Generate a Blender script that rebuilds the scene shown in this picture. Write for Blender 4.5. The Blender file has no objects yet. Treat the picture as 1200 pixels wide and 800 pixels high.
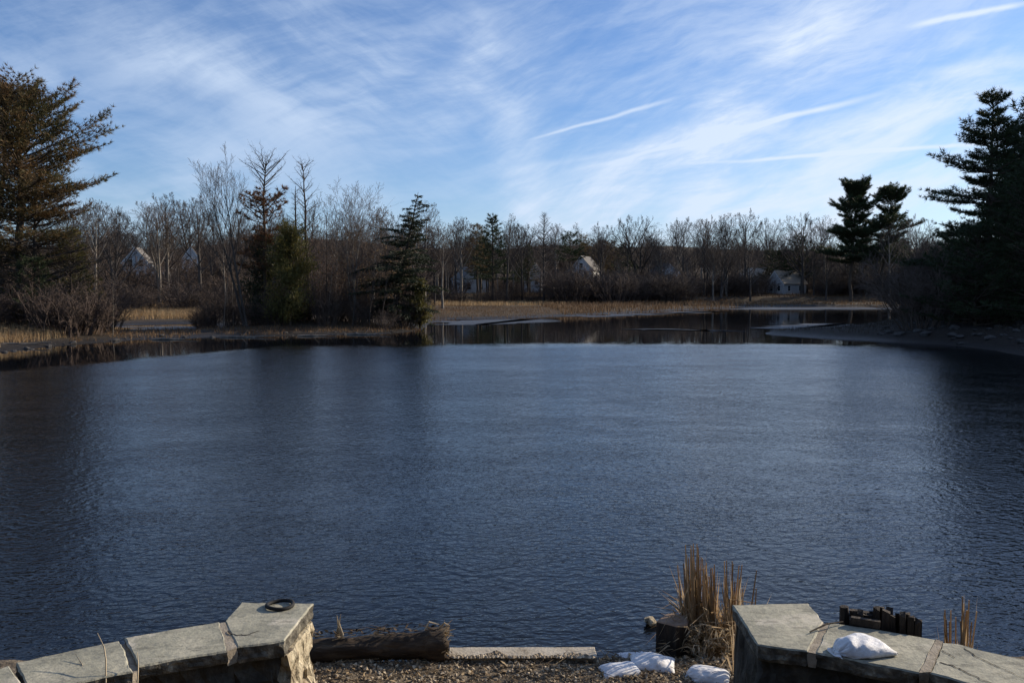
import bpy, bmesh, math, random
import numpy as np
from mathutils import Vector, Matrix, Quaternion, noise as mnoise

R = math.radians
scene = bpy.context.scene
COL = scene.collection

# ------------------------------------------------------------------ camera
EYE = 3.6
PITCH = R(3.61)
FPX = 966.0
cam_d = bpy.data.cameras.new('camera')
cam_d.sensor_width = 36.0
cam_d.lens = 18.0 / (600.0 / FPX)
cam_d.clip_start = 0.1
cam_d.clip_end = 5000
cam = bpy.data.objects.new('camera', cam_d)
cam.location = (0, 0, EYE)
cam.rotation_euler = (R(90) - PITCH, 0, 0)
COL.objects.link(cam)
scene.camera = cam

# ------------------------------------------------------------------ light
SUN_AZ, SUN_EL = R(62), R(24)          # azimuth from +y towards +x
sun_d = bpy.data.lights.new('sun', 'SUN')
sun_d.energy = 5.0
sun_d.angle = R(0.55)
sun_d.color = (1.0, 0.86, 0.68)
sun = bpy.data.objects.new('sun', sun_d)
COL.objects.link(sun)
sdir = Vector((math.sin(SUN_AZ) * math.cos(SUN_EL), math.cos(SUN_AZ) * math.cos(SUN_EL), math.sin(SUN_EL)))
sun.rotation_euler = (-sdir).to_track_quat('-Z', 'Y').to_euler()
sun.location = sdir * 50

scene.view_settings.view_transform = 'Standard'
scene.view_settings.look = 'None'
scene.view_settings.exposure = 0.22
scene.view_settings.gamma = 1
scene.render.engine = 'CYCLES'
scene.cycles.max_bounces = 4
scene.cycles.diffuse_bounces = 2
scene.cycles.glossy_bounces = 2
scene.cycles.transparent_max_bounces = 8
scene.cycles.caustics_reflective = False
scene.cycles.caustics_refractive = False


class NT:
    """small helper for node trees"""
    def __init__(self, tree):
        self.t = tree
        self.n = tree.nodes
        self.l = tree.links

    def node(self, typ, **kw):
        x = self.n.new(typ)
        for k, v in kw.items():
            setattr(x, k, v)
        return x

    def put(self, sock, val):
        if isinstance(val, bpy.types.NodeSocket):
            self.l.new(val, sock)
        else:
            sock.default_value = val

    def m(self, op, a, b=None, c=None, clamp=False):
        x = self.n.new('ShaderNodeMath')
        x.operation = op
        x.use_clamp = clamp
        self.put(x.inputs[0], a)
        if b is not None:
            self.put(x.inputs[1], b)
        if c is not None:
            self.put(x.inputs[2], c)
        return x.outputs[0]

    def vm(self, op, a, b=None):
        x = self.n.new('ShaderNodeVectorMath')
        x.operation = op
        self.put(x.inputs[0], a)
        if b is not None:
            self.put(x.inputs[1], b)
        return x.outputs[0]

    def noise(self, vec, scale, detail=4, rough=0.55, dist=0.0):
        x = self.n.new('ShaderNodeTexNoise')
        if vec is not None:
            self.l.new(vec, x.inputs['Vector'])
        x.inputs['Scale'].default_value = scale
        x.inputs['Detail'].default_value = detail
        x.inputs['Roughness'].default_value = rough
        x.inputs['Distortion'].default_value = dist
        return x.outputs[0]

    def ramp(self, fac, stops, mode='LINEAR'):
        x = self.n.new('ShaderNodeValToRGB')
        x.color_ramp.interpolation = mode
        e = x.color_ramp.elements
        while len(e) < len(stops):
            e.new(0.5)
        for el, (p, c) in zip(e, stops):
            el.position = p
            el.color = (*c, 1) if len(c) == 3 else c
        self.put(x.inputs[0], fac)
        return x.outputs[0]

    def rng(self, v, a, b, c=0.0, d=1.0, smooth=True):
        x = self.n.new('ShaderNodeMapRange')
        if smooth:
            x.interpolation_type = 'SMOOTHSTEP'
        self.put(x.inputs[0], v)
        for i, q in enumerate((a, b, c, d)):
            self.put(x.inputs[i + 1], q)
        return x.outputs[0]

    def mix(self, f, a, b, mode='MIX'):
        x = self.n.new('ShaderNodeMix')
        x.data_type = 'RGBA'
        x.blend_type = mode
        self.put(x.inputs[0], f)
        for s, v in ((x.inputs[6], a), (x.inputs[7], b)):
            if isinstance(v, tuple) and len(v) == 3:
                v = (*v, 1)
            self.put(s, v)
        return x.outputs[2]

    def xyz(self, x, y, z):
        c = self.n.new('ShaderNodeCombineXYZ')
        for i, v in enumerate((x, y, z)):
            self.put(c.inputs[i], v)
        return c.outputs[0]

    def sep(self, v):
        s = self.n.new('ShaderNodeSeparateXYZ')
        self.l.new(v, s.inputs[0])
        return s.outputs


# ------------------------------------------------------------------ sky with cirrus
world = bpy.data.worlds.new('World')
scene.world = world
world.use_nodes = True
W = NT(world.node_tree)
W.n.clear()
sky = W.node('ShaderNodeTexSky', sky_type='NISHITA')
sky.sun_disc = False
sky.sun_elevation = SUN_EL
sky.sun_rotation = SUN_AZ
sky.altitude = 50
sky.air_density = 1.0
sky.dust_density = 0.6
sky.ozone_density = 2.2
tc = W.node('ShaderNodeTexCoord')
d = W.vm('NORMALIZE', tc.outputs['Generated'])
dx, dy, dz = W.sep(d)[0:3]
ady = W.m('MAXIMUM', W.m('ABSOLUTE', dy), 0.02)
U = W.m('DIVIDE', dx, ady)               # great-circle coordinates of the sky ahead
V = W.m('DIVIDE', dz, ady)
zc = W.m('MAXIMUM', dz, 0.06)
cpx = W.m('DIVIDE', dx, zc)              # where the direction meets the cirrus layer
cpy = W.m('DIVIDE', dy, zc)
cp = W.xyz(cpx, cpy, 0.0)
uv = W.xyz(U, V, 0.0)

def cirrus(rot, sx, sy, scale, detail=7, rough=.56, warp_=.25, ws=1.6):
    """fibrous noise over the sky, drawn out along one direction"""
    wn_ = W.node('ShaderNodeTexNoise')
    W.l.new(uv, wn_.inputs['Vector'])
    wn_.inputs['Scale'].default_value = ws
    wn_.inputs['Detail'].default_value = 5
    q_ = W.vm('ADD', uv, W.vm('MULTIPLY', W.vm('SUBTRACT', wn_.outputs['Color'], (0.5, 0.5, 0.5)), (warp_, warp_, 0)))
    mp_ = W.node('ShaderNodeMapping')
    mp_.vector_type = 'POINT'
    mp_.inputs['Rotation'].default_value = (0, 0, R(rot))
    W.l.new(q_, mp_.inputs['Vector'])
    return W.noise(W.vm('MULTIPLY', mp_.outputs[0], (sx, sy, 1)), scale, detail, rough)


n1 = cirrus(24, 1.0, 3.2, 3.0, 9, .62)            # fibres falling to the right, on the left of the view
n2 = cirrus(-26, 1.0, 4.0, 3.4, 9, .62)           # fibres rising to the right, towards the sun
n3 = W.noise(uv, 2.2, 4, 0.5)
nu = W.noise(W.vm('MULTIPLY', uv, (9.0, 22.0, 0)), 1.0, 5, 0.6)
nf_ = cirrus(-14, 1.0, 7.0, 7.0, 8, .65, .12, 3.0)


def px_uv(px, py):
    cx, cy = (px - 600) / FPX, (400 - py) / FPX
    c, s = math.cos(PITCH), math.sin(PITCH)
    Y = c + cy * s
    return cx / Y, (-s + cy * c) / Y


_wu = W.node('ShaderNodeTexNoise')
W.l.new(uv, _wu.inputs['Vector'])
_wu.inputs['Scale'].default_value = 7.0
_wu.inputs['Detail'].default_value = 5
uvw = W.vm('ADD', uv, W.vm('MULTIPLY', W.vm('SUBTRACT', _wu.outputs['Color'], (0.5, 0.5, 0.5)), (0.10, 0.10, 0)))
uvs = W.vm('ADD', uv, W.vm('MULTIPLY', W.vm('SUBTRACT', _wu.outputs['Color'], (0.5, 0.5, 0.5)), (0.012, 0.012, 0)))


def streak(p0, p1, w0, w1, soft=True, vec=None):
    """soft band across the sky from p0 to p1 (as seen over the pond)"""
    a, b = px_uv(*p0), px_uv(*p1)
    L = math.hypot(b[0] - a[0], b[1] - a[1])
    tx, ty = (b[0] - a[0]) / L, (b[1] - a[1]) / L
    q = W.vm('SUBTRACT', vec if vec is not None else uv, (a[0], a[1], 0))
    qx, qy = W.sep(q)[0:2]
    t = W.m('ADD', W.m('MULTIPLY', qx, tx / L), W.m('MULTIPLY', qy, ty / L))
    n = W.m('ABSOLUTE', W.m('SUBTRACT', W.m('MULTIPLY', qy, tx), W.m('MULTIPLY', qx, ty)))
    wd = W.m('ADD', w0 / FPX, W.m('MULTIPLY', W.m('MAXIMUM', W.m('MINIMUM', t, 1.0), 0.0), (w1 - w0) / FPX))
    across = W.rng(W.m('DIVIDE', n, wd), 0.0, 1.0, 1.0, 0.0)
    along = W.m('MULTIPLY', W.rng(t, -0.15, 0.25), W.rng(t, 0.75, 1.15, 1.0, 0.0))
    return W.m('MULTIPLY', across, along)


bands = []
for p0, p1, w0, w1, s in (
        ((640, 330), (575, 30), 45, 60, .30), ((500, 170), (570, 40), 60, 40, .30),
        ((660, 270), (1010, 10), 50, 100, .50), ((800, 260), (860, 60), 45, 60, .32),
        ((780, 240), (1300, 60), 60, 80, .36), ((850, 260), (1300, 190), 50, 70, .26),
        ((120, 40), (480, 130), 70, 90, .34), ((250, 10), (560, 90), 60, 60, .20),
        ((80, 260), (420, 130), 60, 60, .16), ((560, 250), (1050, 290), 60, 80, .30),
        ((0, 110), (60, 120), 60, 60, .18)):
    bands.append(W.m('MULTIPLY', streak(p0, p1, w0, w1, vec=uvw), s))
acc = bands[0]
for b in bands[1:]:
    acc = W.m('ADD', acc, b)
trails = []
for p0, p1, w0, w1, s in (
        ((630, 161), (790, 116), 2.5, 4.5, .60), ((730, 187), (1030, 111), 3, 6, .70), ((560, 208), (800, 168), 10, 6, .2),
        ((1070, 32), (1210, 0), 6, 5, .75), ((830, 191), (1170, 168), 3, 4, .60), ((640, 205), (800, 178), 8, 5, .22), ((900, 240), (1150, 205), 10, 12, .2),
        ((870, 85), (1010, 15), 22, 26, .25), ((1080, 90), (1230, 62), 14, 14, .30)):
    trails.append(W.m('MULTIPLY', streak(p0, p1, w0, w1, vec=uvs), s))
tr = trails[0]
for b in trails[1:]:
    tr = W.m('ADD', tr, b)
side = W.rng(U, -0.25, 0.25)
fib = W.m('ADD', W.m('MULTIPLY', W.rng(n1, 0.30, 0.72), W.m('SUBTRACT', 1.0, side)), W.m('MULTIPLY', W.rng(n2, 0.30, 0.72), side))
fib = W.m('ADD', W.m('MULTIPLY', fib, 0.74), W.m('MULTIPLY', W.rng(nf_, .34, .68), 0.22))
veil = W.m('MULTIPLY', W.rng(W.m('ADD', W.m('MULTIPLY', fib, 0.75), W.m('MULTIPLY', n3, 0.60)), 0.32, 1.0), W.m('ADD', 0.36, W.m('MULTIPLY', side, 0.10)))
veil = W.m('ADD', veil, W.rng(V, 0.26, 0.0, 0.0, 0.16))
mod = W.m('ADD', 0.22, W.m('MULTIPLY', fib, 1.35))
cl = W.m('ADD', W.m('MULTIPLY', acc, mod), veil)
cl = W.m('ADD', cl, W.m('MULTIPLY', tr, W.m('ADD', 0.55, W.m('MULTIPLY', nu, 0.8))))
cl = W.m('MULTIPLY', cl, W.rng(dz, -0.02, 0.10, 0.55, 1.0), clamp=True)
cl = W.m('MINIMUM', cl, 0.9)
# cloud brightness follows the sky round the sun
sd = W.node('ShaderNodeVectorMath', operation='DOT_PRODUCT')
W.l.new(d, sd.inputs[0])
sd.inputs[1].default_value = sdir
near = W.rng(sd.outputs['Value'], 0.2, 1.0)
cc = W.mix(near, (5.5, 6.6, 8.3), (7.0, 7.9, 9.2))
skyc = W.mix(1.0, sky.outputs[0], (0.70, 0.89, 1.19), 'MULTIPLY')
fin = W.mix(cl, skyc, cc)
bg = W.node('ShaderNodeBackground')
W.l.new(fin, bg.inputs[0])
bg.inputs[1].default_value = 0.10
wo = W.node('ShaderNodeOutputWorld')
W.l.new(bg.outputs[0], wo.inputs[0])


# ------------------------------------------------------------------ placing helpers
def ray(px, py):
    cx, cy = (px - 600) / FPX, (400 - py) / FPX
    c, s = math.cos(PITCH), math.sin(PITCH)
    return Vector((cx, c + cy * s, -s + cy * c))


def gp(px, py, z=0.0):
    """the point at height z seen at a photo pixel"""
    r = ray(px, py)
    return Vector((0, 0, EYE)) + r * ((z - EYE) / r.z)


def dp(px, py, Y):
    """the point at distance Y seen at a photo pixel"""
    r = ray(px, py)
    return Vector((0, 0, EYE)) + r * (Y / r.y)


# ------------------------------------------------------------------ object helpers
def tag(o, label=None, cat=None, group=None, kind=None):
    if label:
        o['label'] = label
    if cat:
        o['category'] = cat
    if group:
        o['group'] = group
    if kind:
        o['kind'] = kind
    return o


def thing(name, label, cat, loc=(0, 0, 0), rz=0, group=None):
    o = bpy.data.objects.new(name, None)
    o.empty_display_size = 0.2
    COL.objects.link(o)
    o.location = loc
    o.rotation_euler = (0, 0, rz)
    return tag(o, label, cat, group)


def kids(o):
    return [c for c in bpy.data.objects if c.parent == o]


KIDS = {}


def link_mesh(name, me, mat, parent=None):
    o = bpy.data.objects.new(name, me)
    COL.objects.link(o)
    if mat is not None and len(me.materials) == 0:
        for m_ in (mat if isinstance(mat, (list, tuple)) else [mat]):
            me.materials.append(m_)
    if parent is not None:
        o.parent = parent
        KIDS.setdefault(parent.name, []).append(o)
    return o


def copy_tree(root, loc, rz=0, sc=(1, 1, 1), label=None, group=None, tilt=(0, 0)):
    c = root.copy()
    COL.objects.link(c)
    c.location = loc
    c.rotation_euler = (tilt[0], tilt[1], rz)
    c.scale = sc
    if label:
        c['label'] = label
    if group:
        c['group'] = group
    for ch in KIDS.get(root.name, []):
        k = ch.copy()
        COL.objects.link(k)
        k.parent = c
        KIDS.setdefault(c.name, []).append(k)
    return c


class MB:
    """collects faces; build() links them as one mesh object"""
    def __init__(self):
        self.v, self.f, self.mi = [], [], []

    def cone(self, p0, p1, r0, r1, n=3):
        ax = p1 - p0
        if ax.length < 1e-6:
            return
        ax = ax.normalized()
        a = ax.orthogonal().normalized()
        b = ax.cross(a)
        k = len(self.v)
        for i in range(n):
            t = 2 * math.pi * i / n
            o = a * math.cos(t) + b * math.sin(t)
            self.v.append(p0 + o * r0)
            self.v.append(p1 + o * r1)
        for i in range(n):
            j = (i + 1) % n
            self.f.append((k + 2 * i, k + 2 * j, k + 2 * j + 1, k + 2 * i + 1))

    def tube(self, pts, rads, n=6, cap=True):
        k = len(self.v)
        m_ = len(pts)
        a = None
        for i, p in enumerate(pts):
            t = (pts[min(i + 1, m_ - 1)] - pts[max(i - 1, 0)])
            t = t.normalized() if t.length > 1e-9 else Vector((0, 0, 1))
            if a is None:
                a = t.orthogonal().normalized()
            else:
                a = a - t * a.dot(t)
                a = a.normalized() if a.length > 1e-6 else t.orthogonal().normalized()
            b = t.cross(a)
            for j in range(n):
                th = 2 * math.pi * j / n
                self.v.append(p + (a * math.cos(th) + b * math.sin(th)) * rads[i])
        for i in range(m_ - 1):
            for j in range(n):
                q = (j + 1) % n
                self.f.append((k + i * n + j, k + i * n + q, k + (i + 1) * n + q, k + (i + 1) * n + j))
        if cap:
            self.f.append(tuple(k + j for j in reversed(range(n))))
            self.f.append(tuple(k + (m_ - 1) * n + j for j in range(n)))

    def blade(self, p, dr, side, L, w):
        k = len(self.v)
        self.v += [p - side * w * .5, p + side * w * .5, p + dr * L]
        self.f.append((k, k + 1, k + 2))

    def leaf(self, p, dr, side, L, w):
        k = len(self.v)
        self.v += [p, p + dr * L * .45 + side * w * .5, p + dr * L, p + dr * L * .45 - side * w * .5]
        self.f.append((k, k + 1, k + 2, k + 3))

    def box(self, c, s, M=None):
        k = len(self.v)
        c = Vector(c)
        for x in (-.5, .5):
            for y in (-.5, .5):
                for z in (-.5, .5):
                    q = Vector((x * s[0], y * s[1], z * s[2]))
                    if M is not None:
                        q = M @ q
                    self.v.append(c + q)
        for q in ((0, 1, 3, 2), (4, 6, 7, 5), (0, 4, 5, 1), (2, 3, 7, 6), (0, 2, 6, 4), (1, 5, 7, 3)):
            self.f.append(tuple(k + i for i in q))

    def mesh(self, name, smooth=False):
        me = bpy.data.meshes.new(name)
        me.from_pydata([tuple(p) for p in self.v], [], self.f)
        if smooth:
            me.polygons.foreach_set('use_smooth', [True] * len(me.polygons))
        me.update()
        return me

    def build(self, name, mat, parent=None, smooth=False):
        return link_mesh(name, self.mesh(name, smooth), mat, parent)


# ------------------------------------------------------------------ materials
def new_mat(name):
    m_ = bpy.data.materials.new(name)
    m_.use_nodes = True
    t = NT(m_.node_tree)
    return m_, t, t.n['Principled BSDF']


def pmat(name, stops, scale=3.0, rough=0.85, detail=6, bump=0.0, bscale=20.0, coord='Object', stretch=(1, 1, 1), spec=0.3,
         island=0.0, inst=0.0, trans=0.0):
    m_, t, b = new_mat(name)
    c = t.node('ShaderNodeTexCoord')
    v = t.vm('MULTIPLY', c.outputs[coord], stretch)
    n = t.noise(v, scale, detail, 0.6)
    f = t.rng(n, 0.28, 0.72, smooth=False)
    if island:
        g = t.node('ShaderNodeNewGeometry')
        f = t.m('ADD', t.m('MULTIPLY', f, 1 - island), t.m('MULTIPLY', g.outputs['Random Per Island'], island))
    if inst:
        oi = t.node('ShaderNodeObjectInfo')
        f = t.m('ADD', t.m('MULTIPLY', f, 1 - inst), t.m('MULTIPLY', oi.outputs['Random'], inst))
    col = t.ramp(f, stops)
    t.l.new(col, b.inputs['Base Color'])
    b.inputs['Roughness'].default_value = rough
    b.inputs['Specular IOR Level'].default_value = spec
    if bump:
        bn = t.node('ShaderNodeBump')
        bn.inputs['Strength'].default_value = 1.0
        bn.inputs['Distance'].default_value = bump
        t.l.new(t.noise(v, bscale, 6, 0.6), bn.inputs['Height'])
        t.l.new(bn.outputs[0], b.inputs['Normal'])
    if trans:
        tr_ = t.node('ShaderNodeBsdfTranslucent')
        t.l.new(col, tr_.inputs[0])
        mx = t.node('ShaderNodeMixShader')
        mx.inputs[0].default_value = trans
        t.l.new(b.outputs[0], mx.inputs[1])
        t.l.new(tr_.outputs[0], mx.inputs[2])
        t.l.new(mx.outputs[0], t.n['Material Output'].inputs[0])
    return m_


M = {}
M['bark'] = pmat('grey_bark', [(0, (.035, .029, .025)), (.5, (.062, .052, .045)), (1, (.11, .094, .082))], 2.5, .9, inst=.45, stretch=(1, 1, .25))
M['twig'] = pmat('twig', [(0, (.055, .041, .032)), (.5, (.084, .062, .049)), (1, (.12, .09, .072))], 1.0, .9, inst=.6)
M['palebark'] = pmat('pale_bark', [(0, (.10, .085, .07)), (.6, (.20, .175, .145)), (1, (.33, .29, .24))], 3, .9, stretch=(1, 1, .3))
M['redtwig'] = pmat('red_twig', [(0, (.055, .040, .033)), (1, (.105, .076, .061))], .8, .9, inst=.4)
M['pinebark'] = pmat('pine_bark', [(0, (.035, .026, .020)), (1, (.10, .075, .055))], 3, .95, stretch=(1, 1, .2))
M['needle'] = pmat('pine_needles', [(0, (.018, .030, .012)), (.5, (.035, .050, .020)), (1, (.060, .070, .030))], .35, .6, island=.35, trans=.2)
M['needle_warm'] = pmat('tawny_pine_needles', [(0, (.045, .052, .018)), (.40, (.085, .078, .030)), (.62, (.17, .105, .045)), (1, (.22, .115, .05))], .28, .65, island=.35, trans=.25)
M['hemlock'] = pmat('hemlock_needles', [(0, (.014, .022, .012)), (.6, (.030, .040, .018)), (1, (.060, .060, .025))], .5, .6, island=.4, trans=.2)
M['cedar'] = pmat('cedar_sprays', [(0, (.050, .056, .017)), (.5, (.12, .11, .032)), (1, (.26, .19, .055))], .45, .6, island=.4, trans=.42)
M['rust'] = pmat('rust_leaves', [(0, (.08, .042, .024)), (.5, (.15, .078, .042)), (1, (.23, .135, .07))], .6, .8, island=.5, trans=.3)
M['tan_leaf'] = pmat('tan_leaves', [(0, (.18, .11, .05)), (1, (.36, .25, .12))], .6, .8, island=.5, trans=.3)
M['reed'] = pmat('dry_reed', [(0, (.20, .12, .055)), (.5, (.36, .24, .12)), (1, (.52, .39, .22))], .25, .75, island=.6, trans=.25)
M['reed_far'] = pmat('dry_sedge', [(0, (.075, .044, .023)), (.5, (.145, .085, .042)), (1, (.26, .17, .09))], .06, .8, island=.5, trans=.2)
M['darkgrass'] = pmat('withered_bank_growth', [(0, (.022, .018, .013)), (.6, (.055, .042, .028)), (1, (.12, .09, .055))], .4, .85, island=.5)
M['white'] = pmat('white_clapboard', [(0, (.60, .60, .58)), (1, (.78, .78, .76))], 2, .7)
M['greyblue'] = pmat('grey_blue_siding', [(0, (.34, .39, .42)), (1, (.42, .47, .50))], 2, .7)
M['palewall'] = pmat('pale_grey_siding', [(0, (.44, .45, .46)), (1, (.55, .56, .56))], 2, .7)
M['roof'] = pmat('grey_shingles', [(0, (.10, .095, .09)), (1, (.19, .175, .16))], 4, .9)
M['roof_tan'] = pmat('weathered_tan_shingles', [(0, (.24, .21, .17)), (1, (.36, .32, .26))], 4, .9)
M['roof_dark'] = pmat('dark_shingles', [(0, (.05, .05, .055)), (1, (.10, .095, .095))], 4, .9)
M['brick'] = pmat('chimney_brick', [(0, (.20, .09, .06)), (1, (.30, .15, .10))], 8, .9)


def glass_mat():
    m_, t, b = new_mat('window_glass')
    b.inputs['Base Color'].default_value = (.02, .025, .03, 1)
    b.inputs['Roughness'].default_value = .08
    return m_


M['glass'] = glass_mat()

# ------------------------------------------------------------------ shorelines (metres; z = 0 is the water)
def poly(pts):
    return [(gp(x, y).x, gp(x, y).y) for x, y in pts]


main_pond = [(-60, -8), (-60, 30)] + poly([
    (-120, 432), (0, 413), (40, 408), (80, 403.5), (160, 397.5), (250, 394.5), (330, 393), (400, 391.5), (455, 390), (485, 388.5), (497, 386),
    (500, 382.5), (504, 378), (530, 374), (600, 372.5), (650, 371), (690, 369), (760, 365.5), (830, 362), (870, 359.5), (940, 358.5),
    (1010, 358), (1055, 359), (1066, 363), (1062, 369), (1075, 373), (1050, 377), (1010, 380), (950, 384), (905, 388), (890, 390),
    (895, 391.5), (960, 396), (1040, 400), (1110, 404), (1160, 410), (1200, 417), (1300, 437), (1500, 480)]) + [(60, 10), (60, -8)]
inlet = poly([(110, 388), (150, 389), (200, 388.5), (235, 387.3), (255, 385), (258, 382.5), (250, 379.5), (230, 378.5), (170, 380), (130, 383)])


def seg_dist(px, py, pg):
    dmin = np.full(px.shape, 1e9)
    inside = np.zeros(px.shape, bool)
    n = len(pg)
    for i in range(n):
        x0, y0 = pg[i]
        x1, y1 = pg[(i + 1) % n]
        ex, ey = x1 - x0, y1 - y0
        L = ex * ex + ey * ey + 1e-12
        t = np.clip(((px - x0) * ex + (py - y0) * ey) / L, 0, 1)
        dd = np.hypot(px - x0 - t * ex, py - y0 - t * ey)
        dmin = np.minimum(dmin, dd)
        c = ((y0 > py) != (y1 > py)) & (px < ex * (py - y0) / (ey if abs(ey) > 1e-12 else 1e-12) + x0)
        inside ^= c
    return np.where(inside, -dmin, dmin)


def sstep(x, a, b):
    t = np.clip((x - a) / (b - a), 0, 1)
    return t * t * (3 - 2 * t)


def fbm(x, y, s, seed=0.0):
    o = np.zeros_like(x)
    rs = np.random.RandomState(int(seed) + 5)
    a = 1.0
    for k in range(5):
        for _ in range(3):
            th = rs.rand() * 6.283
            ph = rs.rand() * 6.283
            o += a * np.sin((x * math.cos(th) + y * math.sin(th)) * s * (1.9 ** k) + ph) / 3
        a *= .55
    return o


def terrain(x, y):
    x = np.asarray(x, float)
    y = np.asarray(y, float)
    wob = fbm(x, y, .35, 1) * np.clip(y / 60, .2, 1.6) * .35
    d1 = seg_dist(x, y, main_pond) + wob
    d2 = seg_dist(x, y, inlet) + wob * .6
    dd = np.minimum(d1, d2)
    u = x / (np.maximum(y, 1) + 6)
    h = np.where(dd < 0, np.maximum(dd * .18, -1.2) - .02, .28 * (1 - np.exp(-dd / 1.6)))
    out = dd > 0
    hill = .9 * sstep(dd, 2, 14)
    hill = hill * np.where((u > -.12) & (u < .50) & (y > 75) & (y < 200), .12, 1.0)          # marsh flat
    hill = hill * np.where((u < -.12) & (y > 78) & (y < 116), .15, 1.0)
    spit = (u > .28) & (y > 48) & (y < 92) & (x < 44)
    hill = hill * np.where(spit, .25, 1.0)
    rb = sstep(x - .40 * (y + 2), 0, 9) * sstep(y, 32, 48) * sstep(-y, -110, -85)   # right bank
    hill = hill + rb * .75 * sstep(dd, .2, 3.5)
    lh = 7.0 * (1 - np.exp(-np.maximum(y - 116, 0) * .0095)) * sstep(-u, .06, .22)
    fh = 3.4 * (1 - np.exp(-np.maximum(y - 190, 0) * .014))
    far = 26 * sstep(y, 420, 600) * (1 + .22 * fbm(x, y, .012, 8))
    h = h + np.where(out, hill + lh + fh + far, 0)
    h = h + np.where(out, fbm(x, y, .9, 3) * .05 * sstep(dd, .1, 3) + fbm(x, y, .12, 4) * .2 * sstep(dd, 6, 25), 0)
    near = sstep(-y, -12, -7)
    return h * (1 - near) + (-.5 + 2.3 * sstep(-y, -3, 2)) * near


def th(x, y):
    return float(terrain(np.array([x]), np.array([y]))[0])


def build_terrain():
    rows = list(np.arange(-46, 14, .6))
    y = 14.0
    while y < 1500:
        rows.append(y)
        y += max(.22, (y * .0115 if y < 420 else y * .06))
    us = np.linspace(-1.35, 1.35, 300)
    us = np.sign(us) * (np.abs(us) ** 1.15)
    X, Y = [], []
    for r in rows:
        X.append(us * (max(r, 0) + 14))
        Y.append(np.full(us.shape, r))
    X, Y = np.array(X), np.array(Y)
    Z = terrain(X.ravel(), Y.ravel())
    co = np.stack([X.ravel(), Y.ravel(), Z], 1)
    nr, nc = X.shape
    idx = np.arange(nr * nc).reshape(nr, nc)
    f = np.stack([idx[:-1, :-1], idx[:-1, 1:], idx[1:, 1:], idx[1:, :-1]], -1).reshape(-1, 4)
    me = bpy.data.meshes.new('terrain')
    me.from_pydata(co.tolist(), [], f.tolist())
    me.polygons.foreach_set('use_smooth', [True] * len(me.polygons))
    m_, t, b = new_mat('bank_earth')
    g = t.node('ShaderNodeNewGeometry')
    P = g.outputs['Position']
    _, _, pz = t.sep(P)[0:3]
    n = t.noise(P, .25, 6, .65)
    nf = t.noise(P, 3.0, 6, .7)
    leaf = t.ramp(t.rng(nf, .3, .7, smooth=False), [(0, (.030, .021, .015)), (.5, (.058, .041, .028)), (1, (.105, .075, .05))])
    grass = t.ramp(t.rng(nf, .3, .7, smooth=False), [(0, (.036, .028, .018)), (1, (.085, .064, .038))])
    land = t.mix(t.rng(n, .42, .62), leaf, grass)
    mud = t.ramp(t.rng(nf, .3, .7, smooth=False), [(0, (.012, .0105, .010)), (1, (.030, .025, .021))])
    zz = t.m('ADD', pz, t.m('MULTIPLY', t.m('SUBTRACT', nf, .5), .25))
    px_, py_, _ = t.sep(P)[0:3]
    bank_shade = t.m('MULTIPLY', t.rng(px_, 14.0, 24.0), t.m('MULTIPLY', t.rng(py_, 40.0, 48.0), t.rng(py_, 100.0, 120.0, 1.0, 0.0)))  # right bank earth mixed to dark mud, painting in its tree shade
    land = t.mix(t.m('MULTIPLY', bank_shade, .85), land, mud)
    col = t.mix(t.rng(zz, .10, .34), mud, land)
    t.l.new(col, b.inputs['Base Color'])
    t.l.new(t.rng(zz, .02, .3, .55, .95), b.inputs['Roughness'])
    b.inputs['Specular IOR Level'].default_value = .25
    bn = t.node('ShaderNodeBump')
    bn.inputs['Distance'].default_value = .12
    t.l.new(t.noise(P, 5, 6, .7), bn.inputs['Height'])
    t.l.new(bn.outputs[0], b.inputs['Normal'])
    return tag(link_mesh('terrain', me, m_), kind='structure')


build_terrain()


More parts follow.
